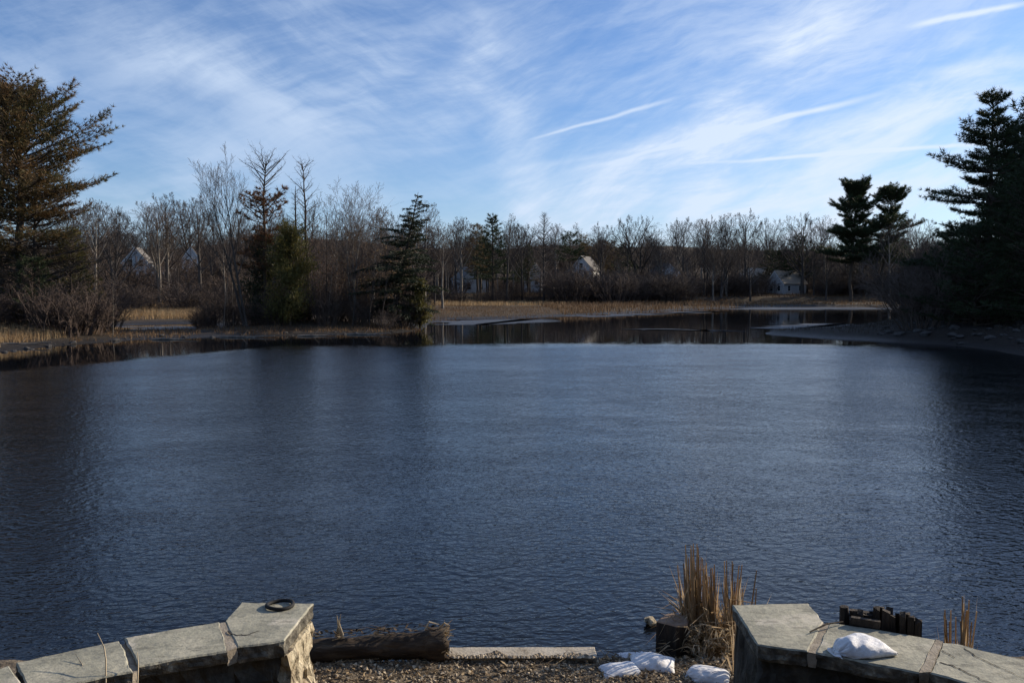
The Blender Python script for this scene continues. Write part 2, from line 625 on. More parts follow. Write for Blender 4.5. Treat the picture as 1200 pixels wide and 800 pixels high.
# ------------------------------------------------------------------ water
def build_water():
    m_, t, b = new_mat('pond_water')
    g = t.node('ShaderNodeNewGeometry')
    P = g.outputs['Position']
    x, y, _ = t.sep(P)[0:3]
    b.inputs['Base Color'].default_value = (.0038, .0052, .0075, 1)
    b.inputs['IOR'].default_value = 1.333
    b.inputs['Specular IOR Level'].default_value = .5
    # wind line: ripples this side, sheltered water beyond
    wn = t.noise(t.vm('MULTIPLY', P, (.05, .16, 0)), 1.0, 4, .6)
    edge = t.m('ADD', 55.5, t.m('MULTIPLY', t.m('SUBTRACT', wn, .5), 7.0))
    edge = t.m('SUBTRACT', edge, t.m('MULTIPLY', t.m('MAXIMUM', t.m('SUBTRACT', x, 16.0), 0.0), .27))
    edge = t.m('SUBTRACT', edge, t.m('MULTIPLY', t.m('MAXIMUM', t.m('SUBTRACT', t.m('MULTIPLY', x, -1.0), 8.0), 0.0), .25))
    edge = t.m('SUBTRACT', edge, t.m('MULTIPLY', t.m('MAXIMUM', t.m('SUBTRACT', t.m('MULTIPLY', x, -1.0), 15.0), 0.0), 2.0))
    k = t.rng(t.m('SUBTRACT', edge, y), -1.5, 6.0)
    # patches of stronger and weaker ripple
    pt = t.noise(t.vm('MULTIPLY', P, (.10, .22, 0)), 1.0, 3, .55)
    k2 = t.m('MULTIPLY', k, t.rng(pt, .3, .7, .75, 1.15))
    rot = t.node('ShaderNodeMapping')
    rot.inputs['Rotation'].default_value = (0, 0, R(-9))
    t.l.new(P, rot.inputs['Vector'])
    wsp = t.node('ShaderNodeTexNoise')
    t.l.new(P, wsp.inputs['Vector'])
    wsp.inputs['Scale'].default_value = .6
    q = t.vm('ADD', rot.outputs[0], t.vm('MULTIPLY', t.vm('SUBTRACT', wsp.outputs['Color'], (.5, .5, .5)), (.5, .5, 0)))
    a1 = t.noise(t.vm('MULTIPLY', q, (6.2, 8.4, 0)), 1.0, 2, .5)
    a2 = t.noise(t.vm('MULTIPLY', q, (8.5, 21.0, 0)), 1.0, 2, .5)
    a3 = t.noise(t.vm('MULTIPLY', q, (1.4, 2.2, 0)), 1.0, 2, .5)
    hgt = t.m('ADD', t.m('ADD', t.m('MULTIPLY', a1, .021), t.m('MULTIPLY', a2, .0070)), t.m('MULTIPLY', a3, .010))
    calm = t.m('MULTIPLY', t.noise(t.vm('MULTIPLY', P, (1.5, 3.0, 0)), 1.0, 2, .5), .0022)
    bn = t.node('ShaderNodeBump')
    bn.inputs['Strength'].default_value = 1.0
    bn.inputs['Distance'].default_value = 1.0
    t.l.new(t.m('ADD', t.m('MULTIPLY', hgt, k2), calm), bn.inputs['Height'])
    # open water normals tilted to the dam, put in to reflect higher, brighter sky
    lean = t.m('MULTIPLY', k, t.rng(y, 18.0, 50.0, -.012, -.068))
    nrm = t.vm('NORMALIZE', t.vm('ADD', bn.outputs[0], t.xyz(0.0, lean, 0.0)))
    t.l.new(nrm, b.inputs['Normal'])
    t.l.new(t.rng(k, 0, 1, .015, .08), b.inputs['Roughness'])
    mb = MB()
    mb.v = [Vector(p) for p in ((-420, 3, 0), (420, 3, 0), (420, 262, 0), (-420, 262, 0))]
    mb.f = [(0, 1, 2, 3)]
    tag(mb.build('pond_water', m_), kind='structure')


build_water()


# thin ice and slicks: low sheets with ragged rims
def ice_sheet(pts, seed):
    rnd = random.Random(seed)
    w = []
    n = len(pts)
    for i in range(n):
        a, b = gp(*pts[i]), gp(*pts[(i + 1) % n])
        for k in range(7):
            p = a.lerp(b, k / 7)
            j = .004 * p.y
            w.append(Vector((p.x + rnd.uniform(-2, 2) * j * 3, p.y + rnd.uniform(-1, 1) * j * 2.2, .012)))
    bm = bmesh.new()
    vs = [bm.verts.new(p) for p in w]
    f = bm.faces.new(vs)
    if f.normal.z < 0:
        f.normal_flip()
    me = bpy.data.meshes.new('thin_ice')
    r = bmesh.ops.extrude_face_region(bm, geom=[f])
    for v in [e for e in r['geom'] if isinstance(e, bmesh.types.BMVert)]:
        v.co.z -= .02
    bmesh.ops.recalc_face_normals(bm, faces=bm.faces)
    bm.to_mesh(me)
    bm.free()
    return tag(link_mesh('thin_ice', me, M['ice']), kind='structure')


def ice_mat():
    m_, t, b = new_mat('thin_ice')
    g = t.node('ShaderNodeNewGeometry')
    n = t.noise(t.vm('MULTIPLY', g.outputs['Position'], (.25, .8, 0)), 1.0, 5, .6)
    t.l.new(t.ramp(t.rng(n, .3, .7), [(0, (.03, .034, .040)), (1, (.11, .122, .142))]), b.inputs['Base Color'])
    b.inputs['Roughness'].default_value = .55
    b.inputs['Specular IOR Level'].default_value = .08
    bn = t.node('ShaderNodeBump')
    bn.inputs['Distance'].default_value = .05
    t.l.new(t.noise(g.outputs['Position'], 4, 4, .6), bn.inputs['Height'])
    t.l.new(bn.outputs[0], b.inputs['Normal'])
    return m_


M['ice'] = ice_mat()
ice_sheet([(508, 380.3), (560, 380.6), (610, 379), (640, 376.8), (632, 373.6), (560, 374.6), (515, 376.2)], 1)
ice_sheet([(655, 370.6), (700, 371.5), (770, 369), (845, 364.5), (810, 364.6), (750, 367), (690, 369.6)], 2)
ice_sheet([(850, 362.5), (950, 363), (1040, 362.5), (1055, 360), (960, 359.6), (870, 360.2)], 3)
ice_sheet([(738, 385.6), (770, 386.6), (830, 388), (868, 388.4), (840, 386.8), (780, 385.2)], 4)
ice_sheet([(895, 385), (940, 385.4), (985, 384), (1020, 381), (980, 379), (930, 380)], 5)
ice_sheet([(140, 387), (190, 387.2), (234, 385.6), (246, 383.4), (215, 381.8), (160, 383)], 6)
# ------------------------------------------------------------------ tree builders
def perp(dv, ang, az):
    a = dv.orthogonal().normalized()
    b = dv.cross(a)
    s = a * math.cos(az) + b * math.sin(az)
    return (dv * math.cos(ang) + s * math.sin(ang)).normalized()


def bare_tree(seed, H, r0, fork=.35, spread=.42, ang=(0, 42, 40, 42, 40), cnt=(11, 6, 5, 4), up=.10, twig=.010,
              stems=1, lean=(0, 0), wob=.055, crown_top=.6, levels=4, env=None):
    """trunk + crown meshes of a leafless tree of height about H"""
    rnd = random.Random(seed)
    T, C = MB(), MB()
    nseg = (9, 6, 4, 2, 1)
    ratio = (0, 1, .52, .46, .42)

    def rec(p, dv, L, r, lev, r_end):
        n = nseg[lev]
        pts, rad = [p.copy()], [r]
        dd = dv.copy()
        for i in range(n):
            w = wob * (0.55 if lev == 0 else 1.4)
            dd = (dd + Vector((rnd.gauss(0, w), rnd.gauss(0, w), rnd.gauss(0, w * .6))) + Vector((0, 0, up * (0 if lev == 0 else 1)))).normalized()
            nx = pts[-1] + dd * (L / n)
            if env and lev > 0:
                e = ((nx.x ** 2 + nx.y ** 2) / (env[0] * H) ** 2) + ((nx.z - env[1] * H) / (env[2] * H)) ** 2 if nx.z > env[1] * H else ((nx.x ** 2 + nx.y ** 2) / (env[0] * H) ** 2)
                if e > 1:
                    nx = pts[-1] + dd * (L / n) * .35
                    dd = Vector((dd.x * .5, dd.y * .5, dd.z)).normalized()
            pts.append(nx)
            rad.append(r + (r_end - r) * ((i + 1) / n) ** .8)
        if lev <= 1:
            T.tube(pts, rad, 7 if lev == 0 else 5, cap=False)
        elif lev == 2:
            C.tube(pts, rad, 4, cap=False)
        else:
            for i in range(n):
                C.cone(pts[i], pts[i + 1], rad[i], rad[i + 1], 3)
        if lev >= levels:
            return
        c = cnt[lev]
        st = fork if lev == 0 else .22
        az = rnd.uniform(0, 6.28)
        for k in range(c):
            t = st + (1 - st) * (k + rnd.uniform(.1, .9)) / c
            f = t * n
            i = min(int(f), n - 1)
            q = pts[i].lerp(pts[i + 1], f - i)
            ax = (pts[i + 1] - pts[i]).normalized()
            az += 2.4 + rnd.uniform(-.5, .5)
            if lev == 0:
                s = (t - st) / (1 - st)
                prof = (1 - s) * 1.0 + s * crown_top
                LL = H * spread * prof * rnd.uniform(.75, 1.2)
                an = R(ang[1]) * (1.15 - .45 * s)
            else:
                LL = L * ratio[lev + 1] * (1.15 - .55 * t) * rnd.uniform(.7, 1.3)
                an = R(ang[lev + 1]) * rnd.uniform(.7, 1.25)
            rr = max((rad[i] * (1 - (f - i)) + rad[i + 1] * (f - i)) * rnd.uniform(.45, .65), twig)
            rec(q, perp(ax, an, az), LL, rr, lev + 1, max(rr * .35, twig * .7))

    for s in range(stems):
        dv = Vector((lean[0] + (rnd.uniform(-.16, .16) if stems > 1 else 0), lean[1] + (rnd.uniform(-.12, .12) if stems > 1 else 0), 1)).normalized()
        rec(Vector((rnd.uniform(-.25, .25) * (stems > 1), rnd.uniform(-.2, .2) * (stems > 1), -.3)), dv,
            (H + .3) * (.80 if s == 0 else rnd.uniform(.6, .85)), r0, 0, r0 * .16)
    top = sorted(v.z for v in C.v)[int(len(C.v) * .998)]
    for mb in (T, C):
        mb.v = [v * (H / top) for v in mb.v]
    return T, C


def tuft(F, p, dv, rnd, n, L, w):
    for _ in range(n):
        q = (dv * .75 + Vector((rnd.gauss(0, .5), rnd.gauss(0, .5), rnd.gauss(.12, .42)))).normalized()
        F.blade(p + q * .03, q, perp(q, R(90), rnd.uniform(0, 6.28)), L * rnd.uniform(.7, 1.2), w)


def pine(seed, H, r, clear, blen, elev, step=.75, per=5, tufts=9, nl=.32, nw=.045, wobble=.02, dead=.0, lean=(0, 0), dens=1.0, gap=0.0,
         keep=None, rust=0.0, fan=.30, s0=.22, plate=False):
    """trunk, crown (and rust crown) of a conifer; blen(t), elev(t) with t from the base of the crown to its top"""
    rnd = random.Random(seed)
    T, F, B = MB(), MB(), MB()
    n = 12
    pts, rad = [], []
    ox, oy = 0, 0
    for i in range(n + 1):
        t = i / n
        ox += rnd.gauss(0, wobble) * H * .1
        oy += rnd.gauss(0, wobble) * H * .1
        pts.append(Vector((ox + lean[0] * t * H, oy + lean[1] * t * H, t * H - .3)))
        rad.append(r * (1 - t) ** .8 + .02)
    T.tube(pts, rad, 8, cap=False)

    def at(z):
        f = (z / H) * n
        i = min(int(f), n - 1)
        return pts[i].lerp(pts[i + 1], f - i)

    z = clear * H
    az = 0
    while z < H * .985:
        t = (z - clear * H) / (H * (1 - clear))
        k = per + rnd.choice((-1, 0, 0, 1))
        if rnd.random() < gap and t < .9:
            k = max(1, k - 3)
        for _ in range(k):
            az += 2.4 + rnd.uniform(-.4, .4)
            L = blen(t) * rnd.uniform(.62, 1.18)
            if keep and not keep(t, az, rnd):
                continue
            el = R(elev(t) + rnd.uniform(-8, 8))
            dv = Vector((math.cos(az) * math.cos(el), math.sin(az) * math.cos(el), math.sin(el)))
            p = at(z + rnd.uniform(-.2, .2))
            bp, br = [p], [.02 + .028 * L ** .8 * .5]
            m_ = 5
            for i in range(m_):
                dv = (dv + Vector((rnd.gauss(0, .07), rnd.gauss(0, .07), .05 + rnd.gauss(0, .04)))).normalized()
                bp.append(bp[-1] + dv * L / m_)
                br.append(br[0] * (1 - (i + 1) / m_) + .008)
            T.tube(bp, br, 4, cap=False)
            isdead = rnd.random() < (dead(t) if callable(dead) else dead)
            tgt = F
            if rust and rnd.random() < rust:
                tgt = B
            nt = max(3, int(L * 2.6 * dens))
            for j in range(nt):
                s = s0 + (1 - s0) * (j + rnd.random()) / nt
                f = s * m_
                i = min(int(f), m_ - 1)
                q = bp[i].lerp(bp[i + 1], f - i)
                ax = (bp[i + 1] - bp[i]).normalized()
                side = ax.cross(Vector((0, 0, 1)))
                side = side.normalized() if side.length > .1 else Vector((1, 0, 0))
                sg = 1 if j % 2 else -1
                sd_ = (ax * .75 + side * sg * .8 + Vector((0, 0, rnd.uniform(-.02, .16) if plate else rnd.uniform(-.05, .3)))).normalized()
                LL = (.25 + L * fan * ((1.05 - .6 * s) if plate else (1.1 - s))) * rnd.uniform(.7, 1.2)
                e = q + sd_ * LL
                T.cone(q, e, .016, .006, 3)
                if isdead:
                    for _q in range(2):
                        T.cone(q.lerp(e, rnd.uniform(.3, .9)), e + Vector((rnd.gauss(0, .25), rnd.gauss(0, .25), rnd.gauss(.1, .2))), .008, .004, 3)
                else:
                    for g_ in range(3):
                        tuft(tgt, q.lerp(e, .35 + .33 * g_), sd_, rnd, int(tufts * .6) + 1, nl, nw)
            if not isdead:
                tuft(tgt, bp[-1], dv, rnd, tufts, nl, nw)
        z += step * rnd.uniform(.75, 1.25) * (1 - .35 * t)
    if not dead == 1 and not callable(dead):
        tuft(F, pts[-1], Vector((0, 0, 1)), rnd, tufts * 2, nl, nw)
    return T, F, B


def hemlock(seed, H, r, base, bend, rad_of, per=7, step=.38, sl=.22, sw=.07):
    """drooping dark conifer, trunk bent along bend(t)"""
    rnd = random.Random(seed)
    T, F = MB(), MB()
    n = 12
    pts = [Vector((*bend(i / n), H * i / n - .2)) for i in range(n + 1)]
    T.tube(pts, [r * (1 - i / n) ** .8 + .015 for i in range(n + 1)], 7, cap=False)
    z, az = base * H, 0
    while z < H * .98:
        t = (z / H - base) / (1 - base)
        for _ in range(per if t < .85 else per - 2):
            az += 2.4 + rnd.uniform(-.5, .5)
            L = rad_of(t, az) * rnd.uniform(.55, 1.2)
            if L < .15:
                continue
            f = z / H * n
            i = min(int(f), n - 1)
            p = pts[i].lerp(pts[i + 1], f - i)
            el = R(8 + 22 * t + rnd.uniform(-10, 10))
            dv = Vector((math.cos(az) * math.cos(el), math.sin(az) * math.cos(el), math.sin(el)))
            bp = [p]
            m_ = 5
            for q in range(m_):
                dv = (dv + Vector((rnd.gauss(0, .05), rnd.gauss(0, .05), -.10))).normalized()
                bp.append(bp[-1] + dv * L / m_)
            T.tube(bp, [.03 * (1 - q / m_) + .006 for q in range(m_ + 1)], 4, cap=False)
            nt = max(4, int(L * 8))
            for j in range(nt):
                s = .12 + .88 * (j + rnd.random()) / nt
                f2 = s * m_
                i2 = min(int(f2), m_ - 1)
                q = bp[i2].lerp(bp[i2 + 1], f2 - i2)
                ax = (bp[i2 + 1] - bp[i2]).normalized()
                side = ax.cross(Vector((0, 0, 1))).normalized()
                sg = rnd.choice((-1, 1))
                d2 = (ax * .7 + side * sg * .8 + Vector((0, 0, rnd.uniform(-.45, .05)))).normalized()
                LL = (.22 + .28 * L * (1.05 - s)) * rnd.uniform(.6, 1.2)
                nn = max(2, int(LL / .11))
                for w in range(nn):
                    c = q + d2 * LL * (w + .5) / nn
                    for _b in range(3):
                        dv3 = (d2 + Vector((rnd.gauss(0, .6), rnd.gauss(0, .6), rnd.gauss(-.15, .35)))).normalized()
                        F.leaf(c, dv3, perp(dv3, R(90), rnd.uniform(0, 6.28)), sl * rnd.uniform(.7, 1.3), sw)
        z += step * rnd.uniform(.8, 1.2) * (1 - .3 * t)
    return T, F


def shrub(seed, H, W_, stems=22, leaf=None, nleaf=0, twig=.008, up=.25):
    rnd = random.Random(seed)
    S, Lf = MB(), MB()
    for _ in range(stems):
        a = rnd.uniform(0, 6.28)
        rr = math.sqrt(rnd.random()) * W_ * .35
        p = Vector((math.cos(a) * rr, math.sin(a) * rr, -.1))
        out = rnd.uniform(.1, .7)
        dv = Vector((math.cos(a) * out, math.sin(a) * out, 1)).normalized()
        L = H * rnd.uniform(.6, 1.1)
        n = 4
        pts = [p]
        for i in range(n):
            dv = (dv + Vector((rnd.gauss(0, .14), rnd.gauss(0, .14), up * .2))).normalized()
            pts.append(pts[-1] + dv * L / n)
        for i in range(n):
            S.cone(pts[i], pts[i + 1], twig * (2.6 - .5 * i), twig * (2.1 - .5 * i), 3)
        for k in range(9):
            f = rnd.uniform(.25, 1) * n
            i = min(int(f), n - 1)
            q = pts[i].lerp(pts[i + 1], f - i)
            d2 = perp((pts[i + 1] - pts[i]).normalized(), R(rnd.uniform(25, 60)), rnd.uniform(0, 6.28))
            l2 = L * rnd.uniform(.15, .4)
            e = q + d2 * l2
            S.cone(q, e, twig, twig * .6, 3)
            for _k in range(4):
                q2 = q.lerp(e, rnd.uniform(.2, .95))
                d3 = perp(d2, R(rnd.uniform(25, 60)), rnd.uniform(0, 6.28))
                S.cone(q2, q2 + d3 * l2 * rnd.uniform(.3, .6), twig * .7, twig * .45, 3)
                if nleaf:
                    for _l in range(nleaf):
                        dv3 = perp(d3, R(rnd.uniform(20, 90)), rnd.uniform(0, 6.28))
                        Lf.leaf(q2 + d3 * l2 * rnd.uniform(0, .5), dv3, perp(dv3, R(90), rnd.uniform(0, 6.28)), leaf * rnd.uniform(.7, 1.2), leaf * .55)
    return S, Lf


def cedar(seed, H, W_, n=5200, sl=.26, sw=.075, skew=0):
    """dense upright evergreen with uneven billows"""
    rnd = random.Random(seed)
    T, F = MB(), MB()
    T.tube([Vector((0, 0, -.2)), Vector((.05, 0, H * .5)), Vector((0, .05, H * .96))], [.12, .07, .015], 6, cap=False)
    lobes = [(rnd.uniform(0, 6.28), rnd.random(), rnd.uniform(.4, 1.2)) for _ in range(64)]
    for a0, h0, s0 in lobes:
        z0 = .04 * H + h0 * .94 * H
        rmax = W_ * .5 * (1 - (z0 / H)) ** .45 * min(1, .55 + z0 / H * 1.6)
        base = Vector((0, 0, z0 * .85))
        tip = Vector((math.cos(a0) * rmax * s0 + skew * z0, math.sin(a0) * rmax * s0, z0 + .35))
        T.cone(base, tip, .03, .01, 3)
        sz = .22 + .30 * rmax * .5
        for _ in range(int(n / 64 * rnd.uniform(.4, 1.3))):
            t = rnd.uniform(.25, 1.1)
            c = base.lerp(tip, t) + Vector((rnd.gauss(0, sz * .5), rnd.gauss(0, sz * .5), rnd.gauss(0, sz * .7)))
            dv3 = Vector((rnd.gauss(0, .45), rnd.gauss(0, .45), rnd.uniform(.2, 1))).normalized()
            F.leaf(c, dv3, perp(dv3, R(90), rnd.uniform(0, 6.28)), sl * rnd.uniform(.7, 1.3), sw)
    return T, F


def mk(name, label, cat, parts, loc, rz=0, group=None, sc=None):
    r_ = thing(name, label, cat, loc, rz, group)
    for pn, mb, mt, sm in parts:
        if len(mb.f):
            mb.build(pn, mt, r_, sm)
    if sc:
        r_.scale = sc
    return r_


def ground(px, Y):
    """point on the ground at distance Y under photo column px"""
    x = (px - 600) / FPX * Y
    return Vector((x, Y, th(x, Y)))


def hgt(py, Y, z0):
    return dp(600, py, Y).z - z0


# ------------------------------------------------------------------ left bank: tall pines
g0 = ground(28, 63)
H = hgt(78, 63, g0.z) - 2.4
T, F, B = pine(11, H, .40, .22, lambda t: float(np.interp(t, (0, .15, .3, .5, .66, .8, .92, 1), (4.2, 4.8, 5.0, 5.9, 6.2, 5.6, 4.4, 2.8))) * (.80 + .22 * math.sin(t * 31)), lambda t: 0 + 52 * t ** 2.4, step=.66, per=7,
               tufts=16, nl=.36, nw=.05, wobble=.06, dens=1.7, gap=.15, dead=lambda t: .75 if t < .22 else 0, fan=.46, s0=.28, plate=True)
mk('pine_tree', 'tall broad pine with sunlit rusty brown and green needles standing at the bank', 'tree',
   [('trunk', T, M['pinebark'], True), ('crown', F, M['needle_warm'], False)], g0, 0)
g0 = ground(4, 65)
H = hgt(104, 65, g0.z) - 1.2
T, F, B = pine(12, H, .34, .30, lambda t: (4.6 * (1 - t) ** .4 + 1.0), lambda t: 6 + 40 * t ** 2, step=1.05, per=5, tufts=18, nl=.36, nw=.05, wobble=.07, dens=1.7, dead=lambda t: .6 if t < .3 else .08, fan=.45, s0=.35, plate=True)
mk('pine_tree', 'second pine with a thinner crown, close behind the tall broad rusty brown pine', 'tree',
   [('trunk', T, M['pinebark'], True), ('crown', F, M['needle_warm'], False)], g0)
# lower bare limbs: an old dead pine at its foot
g0 = ground(44, 64)
H = hgt(196, 64, g0.z)
T, F, B = pine(13, H, .22, .18, lambda t: 5.6 * (1 - t) ** .35 + .6, lambda t: 4 + 16 * t, step=.7, per=5, dead=1.0, dens=1.5, wobble=.05)
mk('dead_pine', 'bare grey limbed dead pine at the foot of the tall rusty brown pine', 'tree', [('trunk', T, M['bark'], True)], g0)
for i, (px, Y, py, mt, lab) in enumerate((
        (84, 66, 268, 'cedar', 'young olive green pine with flat tiers beneath the tall rusty brown pine'),
        (38, 61, 300, 'needle', 'low dark green pine sapling at the feet of the tall rusty brown pine'),
        (96, 72, 290, 'needle_warm', 'small rust tipped pine sapling beside the young olive green pine'))):
    g0 = ground(px, Y)
    H = hgt(py, Y, g0.z)
    T, F, B = pine(20 + i, H, .10, .12, lambda t: 2.3 * (1 - t) ** .6 + .3, lambda t: 2 + 25 * t, step=.45, per=5, tufts=10, nl=.26, nw=.04)
    mk('young_pine', lab, 'tree', [('trunk', T, M['pinebark'], True), ('crown', F, M[mt], False)], g0)

# ------------------------------------------------------------------ peninsula trees, one by one
def place_bare(name, label, px, Y, py, seed, r0, bark='bark', twigm='twig', group=None, **kw):
    g0 = ground(px, Y)
    H = hgt(py, Y, g0.z)
    T, C = bare_tree(seed, H, r0, **kw)
    return mk(name, label, 'tree', [('trunk', T, M[bark], True), ('crown', C, M[twigm], False)], g0)


place_bare('bare_tree', 'tall slim leafless tree with a feathery fan of upswept branches on the point', 288, 70, 172, 31, .17,
           fork=.38, spread=.36, ang=(0, 28, 24, 28, 30), cnt=(11, 7, 5, 3), up=.07, stems=2, lean=(-.08, 0), wob=.035, twig=.009)
place_bare('bare_tree', 'pale many stemmed leafless tree just left of the leaning dark hemlock', 416, 74, 212, 32, .10, bark='palebark',
           fork=.30, spread=.36, ang=(0, 30, 34, 38, 40), cnt=(11, 6, 5, 3), up=.08, stems=3, lean=(.04, 0), twig=.009)
place_bare('bare_tree', 'slender leafless sapling between the pale many stemmed tree and the rusty oak', 432, 77, 250, 33, .07, bark='bark',
           fork=.3, spread=.36, cnt=(9, 5, 4, 3), lean=(.05, 0))
place_bare('bare_tree', 'small leafless tree behind the two grey snags, its top just above the brush', 383, 76, 226, 34, .08,
           fork=.35, spread=.26, cnt=(10, 5, 4, 3))
# dead conifers
g0 = ground(313, 72)
H = hgt(181, 72, g0.z)
T, F, B = pine(41, H, .20, .34, lambda t: 3.1 * (1 - .25 * t) * (.7 + .5 * math.sin(t * 17)), lambda t: 2 + 46 * t, step=.60, per=4, tufts=14, nl=.38, nw=.06, dead=lambda t: 1.0 if t > .64 else .1, dens=1.0, rust=1.0, wobble=.04)
mk('dying_pine', 'half dead pine with bare crooked top and rust coloured needle tiers below', 'tree',
   [('trunk', T, M['pinebark'], True), ('crown', B, M['rust'], False)], g0)
for px, Y, py, sd_, L, lab in ((348, 74, 214, 42, .55, 'short stubbed grey snag with hardly any side branches'),
                               (361, 75, 187, 43, 2.1, 'tall black snag with crooked upturned branches beside the stubbed grey snag')):
    g0 = ground(px, Y)
    H = hgt(py, Y, g0.z)
    T, F, B = pine(sd_, H, .17, .3, lambda t, L=L: L * (1 - .35 * t), lambda t: 18 + 26 * t, step=.62, per=2, dead=1.0, dens=1.1, wobble=.05)
    mk('dead_pine', lab, 'tree', [('trunk', T, M['pinebark'], True)], g0)
# leaning hemlock at the tip
g0 = ground(460, 74)
H = hgt(222, 74, g0.z)
T, F = hemlock(51, H, .20, .07, lambda t: ((2.35 * (t ** 1.1)), .3 * t), lambda t, az: float(np.interp(t, (0, .1, .28, .45, .6, .75, .9, 1), (2.6, 4.0, 4.7, 4.2, 3.0, 1.7, 1.0, .3))) * (.66 + .48 * math.sin(az * 2 + t * 31)), per=6, step=.44)
mk('hemlock_tree', 'dark hemlock leaning out over the water at the tip of the point', 'tree',
   [('trunk', T, M['pinebark'], True), ('crown', F, M['hemlock'], False)], g0)
# cedars
for i, (px, Y, py, W_, lab, mt, n) in enumerate((
        (340, 71, 266, 6.4, 'bushy yellow green cedar in the middle of the point', 'cedar', 15000),
        (308, 73, 268, 4.2, 'dark green cedar pressed against the bushy yellow green one', 'hemlock', 8000),
        (492, 74, 334, 2.6, 'low green cedar sprawling at the foot of the leaning hemlock', 'cedar', 3600))):
    g0 = ground(px, Y)
    H = hgt(py, Y, g0.z)
    T, F = cedar(60 + i, H, W_, n)
    mk('cedar_tree', lab, 'tree', [('trunk', T, M['pinebark'], True), ('crown', F, M[mt], False)], g0)
# leaf-holding oaks and beech
for i, (px, Y, py, W_, mt, nl, lab) in enumerate((
        (395, 75, 272, 3.4, 'rust', 1, 'shrubby oak still holding dull rust red leaves behind the point'),
        (446, 77, 280, 2.6, 'tan_leaf', 2, 'young beech with tan leaves behind the leaning hemlock'),
        (376, 78, 262, 3.0, 'rust', 1, 'thin oak with scattered rust leaves behind the yellow green cedar'))):
    g0 = ground(px, Y)
    H = hgt(py, Y, g0.z)
    S, Lf = shrub(70 + i, H, W_, 20, .16, nl, .010, .5)
    mk('oak_sapling', lab, 'tree', [('stems', S, M['twig'], False), ('leaves', Lf, M[mt], False)], g0)

# brush along the left bank and the point
shr = []
for i, (h_, w_, st, mt) in enumerate(((2.0, 2.6, 34, 'redtwig'), (2.6, 2.4, 30, 'twig'), (1.3, 2.4, 40, 'twig'))):
    S, _ = shrub(80 + i, h_, w_, st, twig=.010)
    shr.append((S.mesh('stems'), mt))
rnd = random.Random(5)
first = {}


def brush(k, p, s, label, group, name='shrub'):
    key = (k, name)
    if key not in first:
        r_ = thing(name, label, 'shrub', p, rnd.uniform(0, 6.28), group)
        link_mesh('stems', shr[k][0], M[shr[k][1]], r_)
        r_.scale = s
        first[key] = r_
        return r_
    return copy_tree(first[key], p, rnd.uniform(0, 6.28), s, label, group)


for i in range(30):
    px = rnd.uniform(-40, 122)
    Y = rnd.uniform(58, 70)
    g0 = ground(px, Y)
    s = rnd.uniform(1.0, 1.75)
    brush(0, g0, (s * 1.1, s * 1.1, s), 'purple brown leafless shrub in the thicket under the tall pines', 'shrubs under the tall pines')
for i in range(50):
    px = rnd.uniform(235, 478)
    Y = rnd.uniform(70.5, 80)
    g0 = ground(px, Y)
    s = rnd.uniform(.6, 1.25)
    brush(1, g0, (s, s, s), 'grey brown leafless shrub in the undergrowth on the point', 'shrubs on the point')

# thin pole trees on the point and the left bank
pole = []
for i in range(4):
    pole.append(bare_tree(90 + i, 7.0, .05, fork=.4, spread=.24, cnt=(8, 4, 3, 2), twig=.009, ang=(0, 30, 35, 38, 40)))
pole_root = {}
for i in range(34):
    k = i % 4
    if i < 22:
        px, Y = rnd.uniform(240, 475), rnd.uniform(69.5, 80)
        lab, grp = 'thin leafless pole tree in the thicket on the point', 'pole trees on the point'
    else:
        px, Y = rnd.uniform(0, 135), rnd.uniform(60, 78)
        lab, grp = 'thin leafless pole tree in the thicket below the tall pines', 'pole trees below the tall pines'
    g0 = ground(px, Y)
    s = rnd.uniform(.55, 1.15)
    if k not in pole_root:
        pole_root[k] = mk('pole_tree', lab, 'tree', [('trunk', pole[k][0], M['palebark' if k % 2 else 'bark'], True), ('crown', pole[k][1], M['twig'], False)], g0, 0, grp, (s, s, s))
    else:
        copy_tree(pole_root[k], g0, rnd.uniform(0, 6.28), (s, s, s), lab, grp, (rnd.uniform(-.12, .12), rnd.uniform(-.12, .12)))

# ------------------------------------------------------------------ woods behind: leafless trees, nine kinds, copied
kinds = []
for i, kw in enumerate((
        dict(H=20, r0=0.41, fork=.34, spread=.40, ang=(0, 38, 36, 38, 40), cnt=(14, 6, 6, 4), up=.07),
        dict(H=20, r0=0.35, fork=.42, spread=.34, ang=(0, 30, 34, 38, 40), cnt=(12, 6, 6, 4), stems=2, up=.06),
        dict(H=20, r0=0.32, fork=.30, spread=.46, ang=(0, 48, 42, 40, 40), cnt=(14, 6, 6, 4), up=.07),
        dict(H=20, r0=0.30, fork=.48, spread=.28, ang=(0, 34, 38, 40, 40), cnt=(12, 6, 5, 3)),
        dict(H=20, r0=0.41, fork=.26, spread=.50, ang=(0, 40, 38, 38, 40), cnt=(12, 6, 6, 4), stems=2, up=.06),
        dict(H=20, r0=0.27, fork=.55, spread=.24, ang=(0, 32, 38, 40, 40), cnt=(11, 6, 5, 3)))):
    T, C = bare_tree(100 + i, twig=.017, wob=.045, env=((.27, .62, .30), (.20, .60, .34), (.32, .60, .26), (.19, .62, .32), (.34, .58, .28), (.15, .64, .30))[i], **kw)
    kinds.append((T, C))
wood_root = {}


